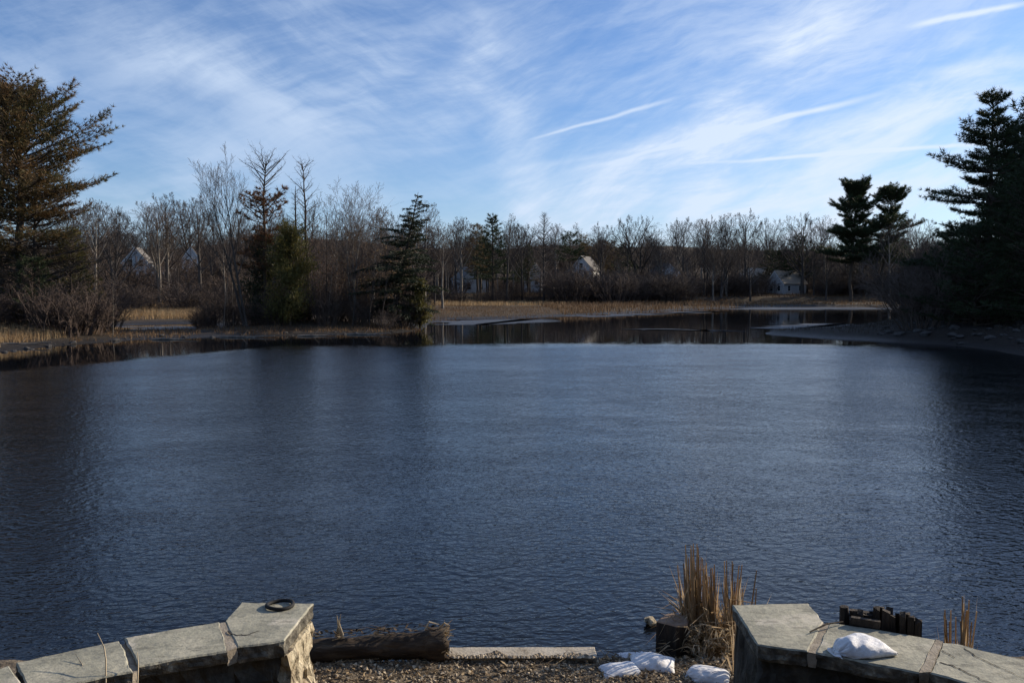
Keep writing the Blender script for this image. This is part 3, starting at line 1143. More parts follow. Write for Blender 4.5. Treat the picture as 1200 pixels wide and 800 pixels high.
def wood(k, px, Y, py, label, group=None, rz=None, wide=1.0, twigm='twig', name='bare_tree'):
    g0 = ground(px, Y)
    s = hgt(py, Y, g0.z) / 20.0
    sc = (s * wide, s * wide, s)
    rz = rnd.uniform(0, 6.28) if rz is None else rz
    if k not in wood_root:
        T, C = kinds[k]
        r_ = mk(name, label, 'tree', [('trunk', T, M['palebark' if k in (1, 3) else 'bark'], True), ('crown', C, M[twigm], False)], g0, rz, group, sc)  # two kinds take pale bark to paint in sunlit trunks
        wood_root[k] = r_
        return r_
    c = copy_tree(wood_root[k], g0, rz, sc, label, None)
    if 'group' in c and not group:
        del c['group']
    if group:
        c['group'] = group
    return c


# named trees of the far skyline
for k, px, Y, py, wd, lab in (
        (4, 752, 205, 252, 1.15, 'big twin trunked leafless tree with a wide round head standing above the grey brush'),
        (2, 800, 212, 254, 1.0, 'leafless tree with a spreading fan crown, next right of the big twin trunked tree'),
        (0, 828, 216, 252, 1.0, 'leafless tree with a rounded crown, midway along the far wood'),
        (1, 852, 205, 250, 1.0, 'leafless tree with two upright stems left of the tallest far crown'),
        (0, 872, 210, 244, 1.1, 'tallest leafless crown in the wood just left of the tan roofed house'),
        (4, 938, 214, 249, 1.1, 'wide domed leafless tree rising behind the tan roofed house'),
        (3, 965, 216, 252, 1.1, 'narrow leafless tree close to the twin dark pines'),
        (5, 594, 190, 250, 1.0, 'straight thin leafless tree right of the dark pointed pine'),
        (1, 540, 195, 254, 1.0, 'leafless tree with a ragged top just beyond the leaning hemlock'),
        (2, 612, 196, 262, 1.0, 'leafless tree with a low crown between the thin tree and the dead spire'),
        (1, 708, 215, 270, 1.0, 'leafless tree above the white gables half hidden in the wood'),
        (0, 235, 118, 226, 1.0, 'leafless tree with a fine round head left of the feathery tree'),
        (2, 196, 126, 225, 1.1, 'broad leafless tree on the rise behind the grey blue house'),
        (1, 188, 120, 238, 1.0, 'leafless tree with twin stems just right of the grey blue house'),
        (4, 130, 112, 240, 1.0, 'leafless tree with pale limbs right of the tall rusty brown pine'),
        (3, 112, 100, 232, 1.1, 'leafless tree brushing the edge of the tall rusty brown pine'),
        (3, 1042, 190, 262, 1.1, 'leafless tree showing between the twin pines and the big dark pine'),
        (0, 1072, 160, 250, 1.0, 'leafless tree in the gap beside the big dark pine')):
    wood(k, px, Y, py, lab, wide=wd)

HOUSES = ((165, 222, 21), (226, 226, 13), (551, 236, 7), (626, 245, 2), (686, 240, 8), (921, 222, 17), (884, 240, 3))


def blocks(px, Y, f=1.0):
    return any(abs(px - hx) < hw_ * f and Y < hy for hx, hy, hw_ in HOUSES)


# the rest of the woods
for i in range(125):
    px = 505 + (i + rnd.random()) / 125 * 590
    Y = rnd.uniform(196, 275)
    if blocks(px, Y):
        Y = rnd.uniform(255, 280)
    wood(rnd.randrange(6), px, Y, (rnd.uniform(254, 270) if i % 6 == 0 else rnd.uniform(274, 304)), 'leafless tree among many in the wood along the far shore', 'trees of the far wood', wide=rnd.uniform(.9, 1.3))
for i in range(84):
    px = 60 + (i + rnd.random()) / 84 * 460
    Y = rnd.uniform(108, 215)
    if blocks(px, Y, 1.3):
        Y = rnd.uniform(232, 260)
    wood(rnd.randrange(6), px, Y, (rnd.uniform(232, 252) if i % 5 == 0 else rnd.uniform(256, 292)), 'leafless tree among many on the rise behind the left inlet', 'trees on the rise', wide=rnd.uniform(.9, 1.3))

# far conifers
def conifer(name, label, px, Y, py, seed, clear, blen, elev, mat='needle', **kw):
    g0 = ground(px, Y)
    H = hgt(py, Y, g0.z)
    T, F, B = pine(seed, H, H * .016, clear, blen, elev, **kw)
    return mk(name, label, 'tree', [('trunk', T, M['pinebark'], True), ('crown', F, M[mat], False)], g0)


conifer('pine_tree', 'dark pointed pine in the far wood right of the leaning hemlock', 578, 192, 251, 121, .30, lambda t: 4.2 * (1 - t) ** .7 + .5, lambda t: -4 + 34 * t, step=1.0, per=5, tufts=7, nl=.7, nw=.11, dens=.7)
conifer('pine_tree', 'tawny green pine next to the dark pointed pine', 560, 200, 262, 122, .35, lambda t: 3.6 * (1 - t) ** .5 + .6, lambda t: 2 + 30 * t, mat='needle_warm', step=1.1, per=4, tufts=6, nl=.7, nw=.11, dens=.6)
conifer('pine_tree', 'small dark pine top with a flat crown right of the dead spire', 668, 215, 272, 123, .55, lambda t: 3.6 * (1 - t) ** .45 + .6, lambda t: 6 + 30 * t, step=1.0, per=5, tufts=8, nl=.7, nw=.12, dens=.8)
conifer('pine_tree', 'taller of the twin dark pines, its round head leaning to the water', 995, 196, 219, 124, .36, lambda t: (5.8 * (1 - t) ** .30 + .8) * (.75 + .35 * math.sin(t * 22)), lambda t: 2 + 46 * t ** 1.5, step=1.05, per=8, tufts=15, nl=.7, nw=.13, dens=1.5, wobble=.08, gap=.15, fan=.45, s0=.15, plate=True)
conifer('pine_tree', 'lighter of the twin dark pines, with sky showing through its open limbs', 1028, 198, 219, 125, .34, lambda t: (6.0 * (1 - t) ** .30 + .8) * (.7 + .4 * math.sin(t * 17 + 1)), lambda t: 6 + 44 * t ** 1.5, step=1.25, per=7, tufts=14, nl=.7, nw=.12, dens=1.4, wobble=.10, gap=.25, lean=(.06, 0), fan=.45, s0=.2, plate=True)
conifer('pine_tree', 'short dark pine standing behind the big twin trunked leafless tree', 733, 222, 285, 126, .3, lambda t: 3.4 * (1 - t) ** .5 + .5, lambda t: 2 + 30 * t, step=1.1, per=5, tufts=7, nl=.7, nw=.12, dens=.7)
ev = [o for o in COL.objects if o.get('label', '').startswith(('short dark pine', 'dark pointed pine', 'tawny green pine'))]
for i in range(26):
    px = (rnd.uniform(512, 625), rnd.uniform(645, 735), rnd.uniform(870, 1075))[i % 3]
    Y = rnd.uniform(212, 270)
    if blocks(px, Y, 1.2):
        Y = rnd.uniform(252, 275)
    g0 = ground(px, Y)
    src_ = ev[i % 3]
    h0 = max((v.co.z for v in KIDS[src_.name][0].data.vertices))
    s = hgt(rnd.uniform(270, 302), Y, g0.z) / h0
    copy_tree(src_, g0, rnd.uniform(0, 6.28), (s * 1.1, s * 1.1, s), 'dark evergreen half hidden among the leafless trees of the far wood', 'evergreens of the far wood')
g0 = ground(637, 188)
H = hgt(248, 188, g0.z)
T, F, B = pine(127, H, .30, .45, lambda t: 4.4 * (1 - t) ** .75 + .3, lambda t: 8 + 30 * t, step=.62, per=6, dead=1.0, dens=.9)
mk('dead_pine', 'bare spire of a dead pine with regular upturned branches in the far wood', 'tree', [('trunk', T, M['bark'], True)], g0)

# right bank: the big dark pine and its neighbours
conifer('pine_tree', 'tall layered dark pine rising over the right bank', 1158, 62, 113, 131, .10, lambda t: float(np.interp(t, (0, .3, .5, .66, .78, .86, .94, 1), (4.6, 4.5, 4.2, 3.7, 2.7, 1.8, 1.3, .8))) * (.74 + .30 * math.sin(t * 41)), lambda t: -4 + 42 * t ** 2.6, step=1.12, per=8, tufts=20, nl=.34, nw=.045, dens=2.1, gap=.06, fan=.42, s0=.20, plate=True)
for i, (px, Y, py, lab) in enumerate((
        (1124, 72, 266, 'lower dark pine huddled at the left side of the tall layered pine'),
        (1205, 56, 190, 'dark pine at the edge of the view right of the tall layered pine'),
        (1182, 66, 235, 'squat dark pine in the mass beneath the tall layered pine'),
        (1142, 58, 270, 'young dark pine in front of the tall layered pine'))):
    conifer('pine_tree', lab, px, Y, py, 140 + i, .08, lambda t: 3.9 * (1 - t) ** .5 + .5, lambda t: 0 + 30 * t, step=.6, per=6, tufts=11, nl=.30, nw=.05, dens=1.15)
sq = [o for o in COL.objects if o.get('label', '').startswith('squat dark pine')][0]
for i in range(24):
    x, y = rnd.uniform(44, 76), rnd.uniform(50, 92)
    x = max(x, .66 * y)
    s = rnd.uniform(1.7, 2.3)
    copy_tree(sq, (x, y, th(x, y)), rnd.uniform(0, 6.28), (s, s, s), 'dark pine of the right bank wood, off beyond the tall layered pine', 'pines of the right bank wood')
for i in range(44):
    px = rnd.uniform(1080, 1230)
    Y = rnd.uniform(60, 92)
    g0 = ground(px, Y)
    s = rnd.uniform(1.1, 2.2)
    brush(1, g0, (s * 1.1, s * 1.1, s), 'dark leafless shrub in the thicket beneath the right bank pines', 'shrubs on the right bank')
for i in range(12):
    px = rnd.uniform(1060, 1150)
    wood(rnd.randrange(6), px, rnd.uniform(85, 150), rnd.uniform(262, 310), 'leafless tree crowded behind the right bank pines', 'trees behind the right bank', wide=1.2)

# dark stones along the right bank
def rock(seed):
    bm = bmesh.new()
    bmesh.ops.create_icosphere(bm, subdivisions=2, radius=1)
    for v in bm.verts:
        v.co += mnoise.noise_vector(v.co * 1.3 + Vector((seed * 5, 0, 0))) * .45
        v.co.z *= .6
    me = bpy.data.meshes.new('bank_stone')
    bm.to_mesh(me)
    bm.free()
    return me


M['bankstone'] = pmat('bank_stone', [(0, (.030, .028, .027)), (1, (.085, .080, .075))], 1.5, .9, bump=.05, bscale=5)
rk = [rock(i) for i in range(4)]
for i in range(90):
    px = rnd.uniform(1030, 1235)
    py = float(np.interp(px, (1030, 1100, 1160, 1235), (392, 397, 402, 415))) - rnd.random() ** 1.6 * 20 * min(1, (px - 1000) / 150)
    q = gp(px, py, .3)
    s = .10 + .28 * rnd.random() ** 2
    o = link_mesh('bank_stone', rk[i % 4], M['bankstone'])
    o.location = (q.x, q.y, th(q.x, q.y) + s * .1)
    o.rotation_euler = (0, 0, rnd.uniform(0, 6.28))
    o.scale = (s * rnd.uniform(.8, 1.4), s, s)
    tag(o, 'dark stone on the shaded slope of the right bank', 'stone', 'stones on the right bank')

# stones and stranded branches along the left shore
for i in range(46):
    px = rnd.uniform(-10, 495)
    py = float(np.interp(px, (0, 80, 160, 250, 330, 400, 455, 495), (413, 403.5, 397.5, 394.5, 393, 391.5, 390, 386.5))) - rnd.uniform(-.3, 1.6)
    q = gp(px, py, .05)
    s = .07 + .16 * rnd.random() ** 2
    o = link_mesh('shore_stone', rk[i % 4], M['bankstone'])
    o.location = (q.x, q.y, max(th(q.x, q.y), -.05) + s * .1)
    o.rotation_euler = (0, 0, rnd.uniform(0, 6.28))
    o.scale = (s * rnd.uniform(.8, 1.5), s, s)
    tag(o, 'dark stone at the water line of the left shore and point', 'stone', 'stones along the left shore')
for i, (px, py, L, an, lab) in enumerate(((205, 396, 3.2, .1, 'thin grey branch stranded along the spit before the inlet'), (290, 393.5, 4.2, -.06, 'long grey fallen pole lying along the foot of the point'),
                                          (372, 392, 3.0, .2, 'short fallen pole under the brush of the point'), (432, 390.5, 3.6, -.12, 'fallen pole reaching the water beneath the leaning hemlock'), (30, 404, 3.0, .25, 'pale stick lying on the grass of the left shore'))):
    q = gp(px, py, .12)
    mb = MB()
    dv = Vector((math.cos(an), math.sin(an), .02))
    pts = [Vector((0, 0, 0)) + dv * L * (k / 5 - .5) + Vector((0, .06 * math.sin(k * 2.1), .03 * math.sin(k * 1.7))) for k in range(6)]
    mb.tube(pts, [.07, .065, .06, .05, .04, .025], 6)
    mb.cone(pts[2], pts[2] + Vector((.4, .2, .5)), .025, .01, 4)
    mb.cone(pts[4], pts[4] + Vector((.3, -.2, .35)), .02, .008, 4)
    o = mb.build('fallen_branch', M['palebark'])
    o.location = (q.x, q.y, max(th(q.x, q.y), 0) + .06)
    tag(o, lab, 'branch')

# brush bands on the far shore
for i in range(70):
    px = rnd.uniform(655, 800) if i < 30 else rnd.uniform(795, 1085)
    Y = rnd.uniform(184, 200) if px < 800 else rnd.uniform(205, 225)
    if 900 < px < 944:
        px -= 60
    g0 = ground(px, Y)
    s = rnd.uniform(1.9, 3.2) if px < 800 else rnd.uniform(1.6, 2.6)
    brush(1, g0, (s * 1.3, s * 1.3, s), 'grey leafless shrub in the dense brush along the far shore', 'shrubs along the far shore')
for i in range(40):
    px = rnd.uniform(105, 300) if i < 26 else rnd.uniform(510, 660)
    Y = rnd.uniform(106, 128) if px < 300 else rnd.uniform(188, 202)
    g0 = ground(px, Y)
    s = rnd.uniform(1.1, 1.9)
    brush(1, g0, (s * 1.2, s * 1.2, s),
          'brown leafless shrub behind the pale reeds of the inlet' if px < 300 else 'brown leafless shrub at the edge of the marsh flat',
          'shrubs behind the inlet' if px < 300 else 'shrubs by the marsh flat')


# ------------------------------------------------------------------ far-off wood on the slope: one mass
def merged(name, label, cat, src, spots, mat):
    av, af, off = [], [], 0
    for k, x, y, z, sx, sz, a in spots:
        v, f = src[k]
        c, sn = math.cos(a), math.sin(a)
        av.append(np.stack([(v[:, 0] * c - v[:, 1] * sn) * sx + x, (v[:, 0] * sn + v[:, 1] * c) * sx + y, v[:, 2] * sz + z], 1))
        af.append(f + off)
        off += len(v)
    Vv, Ff = np.concatenate(av), np.concatenate(af)
    me = bpy.data.meshes.new(name)
    me.vertices.add(len(Vv))
    me.vertices.foreach_set('co', Vv.astype(np.float32).ravel())
    me.loops.add(Ff.size)
    me.loops.foreach_set('vertex_index', Ff.astype(np.int32).ravel())
    me.polygons.add(len(Ff))
    me.polygons.foreach_set('loop_start', (np.arange(len(Ff)) * 4).astype(np.int32))
    me.update(calc_edges=True)
    me.validate()
    return tag(link_mesh(name, me, mat), label, cat, kind='stuff')


def as_arrays(*mbs):
    v, f, off = [], [], 0
    for mb in mbs:
        v += [tuple(q) for q in mb.v]
        f += [tuple(i + off for i in q) for q in mb.f if len(q) == 4]
        off = len(v)
    return np.array(v), np.array(f)


rs = random.Random(77)
src = []
for i in range(4):
    T, C = bare_tree(150 + i, 20, .28, fork=.3, spread=.42, cnt=(14, 7, 6, 3), twig=.035, levels=3, up=.08)
    src.append(as_arrays(T, C))
spots = []
for i in range(230):
    px, Y = rs.uniform(-80, 1280), rs.uniform(285, 420)
    x = (px - 600) / FPX * Y
    z = th(x, Y)
    top = rs.uniform(276, 298) if px > 480 else rs.uniform(266, 288)
    s = max(.5, hgt(top, Y, z) / 20)
    spots.append((rs.randrange(4), x, Y, z, s * rs.uniform(1.0, 1.5), s, rs.uniform(0, 6.28)))
for i in range(90):
    px, Y = (rs.uniform(-620, -40) if i % 3 else rs.uniform(1250, 1700)), rs.uniform(95, 290)
    x = (px - 600) / FPX * Y
    z = th(x, Y)
    s = rs.uniform(.7, 1.0)
    spots.append((rs.randrange(4), x, Y, z, s * rs.uniform(1.0, 1.4), s, rs.uniform(0, 6.28)))
merged('far_wood', 'dense mass of leafless woodland on the slopes behind the shore trees', 'woodland', src, spots, M['twig'])
src = []
for i in range(3):
    S, _ = shrub(160 + i, 4.0, 5.0, 34, twig=.026)
    src.append(as_arrays(S))
spots = []
for i in range(560):
    px = rs.uniform(40, 1180)
    Y = rs.uniform(205, 400) if px > 480 else rs.uniform(112, 360)
    if 1060 < px and rs.random() < .3:
        Y = rs.uniform(100, 200)
    x = (px - 600) / FPX * Y
    if blocks(px, Y, 1.25):
        continue
    z = th(x, Y)
    if z < .2:
        continue
    s = rs.uniform(.7, 1.5)
    spots.append((rs.randrange(3), x, Y, z, s * 1.3, s, rs.uniform(0, 6.28)))
for i in range(170):
    px, Y = (rs.uniform(-620, 20) if i % 3 else rs.uniform(1240, 1700)), rs.uniform(85, 260)
    x = (px - 600) / FPX * Y
    z = th(x, Y)
    if z < .2:
        continue
    s = rs.uniform(.7, 1.4)
    spots.append((rs.randrange(3), x, Y, z, s * 1.4, s, rs.uniform(0, 6.28)))
merged('understorey', 'tangled brown brush filling the woods between the tree trunks', 'brush', src, spots, M['twig'])


# unseen evergreens added at the viewer's back to block the low sky light
T, F = hemlock(170, 16, .22, .05, lambda t: (0, 0), lambda t, az: 3.6 * (1 - t) ** .8 + .3, per=7, step=.6, sl=.5, sw=.22)
src = [as_arrays(T, F)]
merged('added_evergreen_belt', 'added unseen belt of dark evergreens blocking the low sky behind the dam', 'woodland', src,
       [(0, rs.uniform(-46, 34), rs.uniform(-24, -9), 1.6, rs.uniform(1.0, 1.4), rs.uniform(.8, 1.2), rs.uniform(0, 6.28)) for _ in range(46)], M['hemlock'])


# ------------------------------------------------------------------ dry reeds and sedge
def reed_bed(name, label, pts, n, h0, h1, w, mat, seed, pix=True):
    rs = random.Random(seed)
    pg = poly(pts) if pix else pts
    xs, ys = [p[0] for p in pg], [p[1] for p in pg]
    X = np.array([rs.uniform(min(xs), max(xs)) for _ in range(n * 6)])
    Y = np.array([rs.uniform(min(ys), max(ys)) for _ in range(n * 6)])
    inn = seg_dist(X, Y, pg) < 0
    cl = fbm(X, Y, .8, seed) > -.45
    sel = np.nonzero(inn & cl)[0][:n]
    Z = terrain(X[sel], Y[sel])
    mb = MB()
    for x, y, z in zip(X[sel], Y[sel], Z):
        if z < -.12:
            continue
        hh = rs.uniform(h0, h1)
        dv = Vector((rs.gauss(0, .14), rs.gauss(0, .14), 1)).normalized()
        mb.blade(Vector((x, y, z - .03)), dv, Vector((math.cos(rs.uniform(0, 3.14)), math.sin(rs.uniform(0, 3.14)), 0)), hh, w * rs.uniform(.6, 1.3))
        if rs.random() < .35:
            q = Vector((x, y, z)) + dv * hh * .6
            d2 = (dv * .3 + Vector((rs.gauss(0, .6), rs.gauss(0, .6), -.2))).normalized()
            mb.blade(q, d2, d2.orthogonal().normalized(), hh * .45, w)
    tag(mb.build(name, mat), label, 'reeds', kind='stuff')


reed_bed('dry_reeds', 'pale dry reeds on the far side of the left inlet', [(92, 384), (130, 379.5), (170, 377.5), (235, 377), (240, 369), (180, 368.5), (120, 372)], 5200, .6, 1.15, .06, M['reed'], 201)
reed_bed('dry_sedge', 'rust coloured sedge along the far right shore', [(660, 370), (700, 369), (760, 366), (830, 362.5), (872, 359.5), (872, 354), (760, 352.5), (690, 354), (620, 355.5)], 12000, .35, 1.15, .12, M['reed_far'], 202)
reed_bed('dry_sedge', 'tan sedge fringe at the back of the marsh flat', [(505, 361.5), (600, 360.5), (660, 359.5), (700, 356.5), (640, 354.5), (505, 356)], 6000, .4, 1.0, .12, M['reed'], 203)
reed_bed('marsh_stubble', 'grey brown stubble on the marsh flat', [(505, 377), (560, 374), (640, 372), (700, 369), (680, 361), (505, 361)], 9000, .12, .4, .05, M['reed_far'], 204)
reed_bed('dry_sedge', 'thin brown sedge below the tan roofed house', [(872, 359.8), (960, 358), (1055, 358.5), (1050, 353), (960, 352.5), (880, 353)], 6500, .3, .8, .12, M['reed_far'], 205)
reed_bed('dry_grass', 'tufts of straw coloured grass on the left shore', [(-60, 416), (0, 410), (30, 405), (80, 400.5), (70, 396), (0, 398), (-60, 404)], 2600, .3, .8, .035, M['reed'], 206)
reed_bed('dry_grass', 'short straw and leaf fringe along the spit', [(80, 403), (160, 397.5), (250, 394.5), (330, 393), (455, 390), (495, 387), (470, 385), (330, 389), (200, 391), (90, 395)], 3600, .06, .4, .05, M['reed_far'], 207)
reed_bed('dry_grass', 'short dry grass on the right bank', [(900, 389.5), (1000, 383), (1080, 374), (1130, 371), (1230, 370), (1230, 412), (1160, 406), (1090, 399), (1000, 395)], 9000, .06, .45, .035, M['darkgrass'], 208)


# ------------------------------------------------------------------ houses
def house(name, label, px, Y, base_py, w, dpt, hw, hr, rz, wall, roof, wins=(), chim=None, lift=0.0):
    """gable house; the gable faces local -y; wins = (face, along, z, w, h)"""
    x = (px - 600) / FPX * Y
    z = dp(px, base_py, Y).z + lift
    h_ = thing(name, label, 'house', (x, Y, z), rz)
    mb = MB()
    a, b = w / 2, dpt / 2
    zb = -2.5
    mb.v = [Vector(p) for p in ((-a, -b, zb), (a, -b, zb), (a, b, zb), (-a, b, zb), (-a, -b, hw), (a, -b, hw), (a, b, hw), (-a, b, hw), (0, -b, hw + hr), (0, b, hw + hr))]
    mb.f = [(0, 1, 5, 8, 4), (2, 3, 7, 9, 6), (1, 2, 6, 5), (3, 0, 4, 7)]
    mb.build('wall', wall, h_)
    rf = MB()
    o, e, tk = .35, .35, .18
    sl = hr / a
    for s in (-1, 1):
        x1 = s * (a + o)
        z1 = hw - sl * o
        k = len(rf.v)
        for yy in (-b - e, b + e):
            rf.v += [Vector((0, yy, hw + hr + .02)), Vector((x1, yy, z1 + .02)), Vector((x1, yy, z1 + .02 + tk)), Vector((0, yy, hw + hr + .02 + tk))]
        q = (k, k + 1, k + 2, k + 3)
        p = (k + 4, k + 5, k + 6, k + 7)
        rf.f += [q, p[::-1], (q[1], p[1], p[2], q[2]), (q[2], p[2], p[3], q[3]), (q[0], p[0], p[1], q[1])]
    rfo = rf.build('roof', roof, h_)
    # white rake boards on the gable
    tr_ = MB()
    for s in (-1, 1):
        p0, p1 = Vector((s * (a + o), -b - e - .03, hw - sl * o - .02)), Vector((0, -b - e - .03, hw + hr))
        k = len(tr_.v)
        tr_.v += [p0, p1, p1 - Vector((0, 0, .32)), p0 - Vector((0, 0, .32)), p0 + Vector((0, .06, 0)), p1 + Vector((0, .06, 0)), p1 + Vector((0, .06, -.32)), p0 + Vector((0, .06, -.32))]
        tr_.f += [(k, k + 1, k + 2, k + 3), (k + 4, k + 7, k + 6, k + 5), (k, k + 4, k + 5, k + 1), (k + 3, k + 2, k + 6, k + 7), (k, k + 3, k + 7, k + 4)]
    tr_.build('rake_board', M['white'], rfo)
    if chim:
        c = MB()
        c.box((chim[0], chim[1], hw + hr + .3), (.8, .8, 2.2))
        c.box((chim[0], chim[1], hw + hr + 1.46), (.95, .95, .12))
        c.build('chimney', M['brick'], rfo)
    for face, al, zz, ww, hh in wins:
        fr, gl = MB(), MB()
        if face == 'front':
            c0, ax, nr = Vector((al, -b, zz)), Vector((1, 0, 0)), Vector((0, -1, 0))
        else:
            s = 1 if face == 'right' else -1
            c0, ax, nr = Vector((s * a, al, zz)), Vector((0, 1, 0)), Vector((s, 0, 0))
        Mx = Matrix((ax, nr.cross(ax) * 0 + nr, Vector((0, 0, 1)))).transposed()
        for dx_, dz_, sw_, sh_ in ((0, hh / 2 + .06, ww + .26, .13), (0, -hh / 2 - .06, ww + .30, .13), (-ww / 2 - .06, 0, .12, hh), (ww / 2 + .06, 0, .12, hh), (0, 0, ww, .06)):
            fr.box(c0 + ax * dx_ + Vector((0, 0, dz_)) + nr * .03, (sw_, .14, sh_), Mx)
        gl.box(c0 + nr * .005, (ww, .04, hh), Mx)
        f_ = fr.build('window', M['white'], h_)
        gl.build('pane', M['glass'], f_)
    return h_


house('gabled_house', 'grey blue house with a steep white trimmed gable among bare trees', 164, 222, 326, 6.0, 8.5, 4.4, 3.6, R(13), M['greyblue'], M['roof'],
      [('front', -1.2, 3.9, 1.2, 2.0), ('front', 1.5, 3.9, 1.1, 1.8), ('front', -1.2, 1.0, 1.2, 1.8), ('front', 1.5, 1.0, 1.2, 1.8), ('left', 0, 3.2, 1.2, 1.9), ('right', 1, 2.6, 1.1, 1.7)])
house('gabled_house', 'small house with white rake boards right of the grey blue one', 226, 226, 322, 4.6, 7, 4.2, 3.2, R(18), M['palewall'], M['roof_dark'],
      [('front', -.8, 3.4, .9, 1.4), ('front', 1.0, 3.4, .9, 1.4), ('front', 0, .9, 1.4, 1.6)])
house('garden_shed', 'low pale shed between the grey blue house and the small white trimmed one', 193, 205, 325, 7.0, 3.4, 1.7, .9, R(88), M['palewall'], M['roof'],
      [('left', 0, .8, .7, .7)])
house('white_house', 'white house seen through trunks beyond the leaning hemlock', 551, 236, 344, 8.0, 8, 4.2, 3.4, R(25), M['white'], M['roof'],
      [('front', -2, 2.0, 1.1, 1.6), ('front', 1.6, 2.0, 1.1, 1.6), ('front', 0, 5.0, 1.0, 1.3), ('left', 0, 2, 1.1, 1.6), ('right', 1, 2, 1.1, 1.6)])
house('white_house', 'narrow pale house with a tall gable behind the dead pine spire', 626, 245, 342, 5.0, 7, 5.0, 3.5, R(-10), M['palewall'], M['roof'],
      [('front', -1, 3.0, 1, 1.6), ('front', 1.2, 3.0, 1, 1.6)])
house('white_house', 'white house with sharp gables high in the wood above the grey brush', 686, 240, 331, 7.0, 9, 3.6, 3.8, R(-22), M['white'], M['roof'],
      [('front', -1.4, 2.2, 1.1, 1.6), ('front', 1.5, 2.2, 1.1, 1.6), ('front', 0, 4.8, 1.0, 1.3), ('right', -1, 2, 1.1, 1.5)])
house('blue_grey_house', 'dim blue grey house behind the big twin trunked leafless tree', 777, 262, 334, 7.5, 8, 3.6, 3.0, R(15), M['greyblue'], M['roof_dark'],
      [('front', -1.6, 2.0, 1.1, 1.6), ('front', 1.6, 2.0, 1.1, 1.6)])
house('white_house', 'white house with a broad tan roof above the far right shore', 921, 222, 343, 5.6, 9.0, 2.6, 3.2, R(-58), M['palewall'], M['roof_tan'],
      [('front', -1.2, 1.2, .9, 1.3), ('front', 1.3, 1.2, .9, 1.3), ('right', -2.4, 1.2, 1.0, 1.3), ('right', 2.0, 1.2, 1.0, 1.3)])
house('white_house', 'partly hidden pale house left of the tan roofed one', 884, 240, 338, 6.0, 8.0, 2.8, 3.0, R(30), M['palewall'], M['roof_tan'],
      [('front', -1.2, 1.4, .9, 1.3), ('front', 1.3, 1.4, .9, 1.3)])
# ------------------------------------------------------------------ foreground materials
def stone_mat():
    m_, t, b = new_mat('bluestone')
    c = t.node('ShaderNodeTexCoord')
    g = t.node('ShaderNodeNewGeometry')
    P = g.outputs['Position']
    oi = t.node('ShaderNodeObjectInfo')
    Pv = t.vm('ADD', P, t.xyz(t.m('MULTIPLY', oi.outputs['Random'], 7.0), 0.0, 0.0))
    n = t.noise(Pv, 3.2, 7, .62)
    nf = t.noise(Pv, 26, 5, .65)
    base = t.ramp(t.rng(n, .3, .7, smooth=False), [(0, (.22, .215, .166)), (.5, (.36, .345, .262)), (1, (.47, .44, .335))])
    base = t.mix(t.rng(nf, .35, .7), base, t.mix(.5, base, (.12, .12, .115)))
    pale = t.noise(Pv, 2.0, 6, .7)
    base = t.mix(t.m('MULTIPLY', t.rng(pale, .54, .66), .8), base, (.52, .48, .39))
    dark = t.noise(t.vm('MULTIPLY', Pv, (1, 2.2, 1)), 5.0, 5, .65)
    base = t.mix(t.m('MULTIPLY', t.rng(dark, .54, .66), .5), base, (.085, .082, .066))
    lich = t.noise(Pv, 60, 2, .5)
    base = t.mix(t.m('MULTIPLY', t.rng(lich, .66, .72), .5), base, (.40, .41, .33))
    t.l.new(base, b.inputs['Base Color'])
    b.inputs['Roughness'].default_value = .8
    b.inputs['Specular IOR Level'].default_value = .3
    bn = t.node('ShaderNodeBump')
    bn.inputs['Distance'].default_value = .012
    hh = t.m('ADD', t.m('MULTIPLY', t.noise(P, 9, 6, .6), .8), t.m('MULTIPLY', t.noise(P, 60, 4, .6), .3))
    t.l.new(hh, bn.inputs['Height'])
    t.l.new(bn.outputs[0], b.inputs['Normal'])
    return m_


def rubble_mat():
    m_, t, b = new_mat('broken_mortar')
    g = t.node('ShaderNodeNewGeometry')
    P = t.vm('MULTIPLY', g.outputs['Position'], (1.0, 1.0, .55))
    n = t.noise(P, 7, 7, .68)
    col = t.ramp(t.rng(n, .30, .72, smooth=False), [(0, (.16, .115, .07)), (.35, (.40, .33, .22)), (.7, (.62, .54, .38)), (1, (.70, .63, .47))])
    vo = t.node('ShaderNodeTexVoronoi')
    t.l.new(t.vm('ADD', P, t.vm('MULTIPLY', (0, 0, 0), (0, 0, 0))), vo.inputs['Vector'])
    vo.inputs['Scale'].default_value = 7.0
    st = t.m('MULTIPLY', t.m('GREATER_THAN', t.sep(vo.outputs['Color'])[0], .72), t.rng(vo.outputs['Distance'], .55, .40))
    col = t.mix(st, col, (.17, .135, .10))
    pit = t.noise(P, 15, 5, .7)
    col = t.mix(t.m('MULTIPLY', t.rng(pit, .58, .68), .8), col, (.075, .055, .036))
    t.l.new(col, b.inputs['Base Color'])
    b.inputs['Roughness'].default_value = .92
    bn = t.node('ShaderNodeBump')
    bn.inputs['Distance'].default_value = .05
    t.l.new(t.m('ADD', t.noise(P, 9, 6, .65), t.m('MULTIPLY', t.rng(pit, .5, .7), -.5)), bn.inputs['Height'])
    t.l.new(bn.outputs[0], b.inputs['Normal'])
    return m_


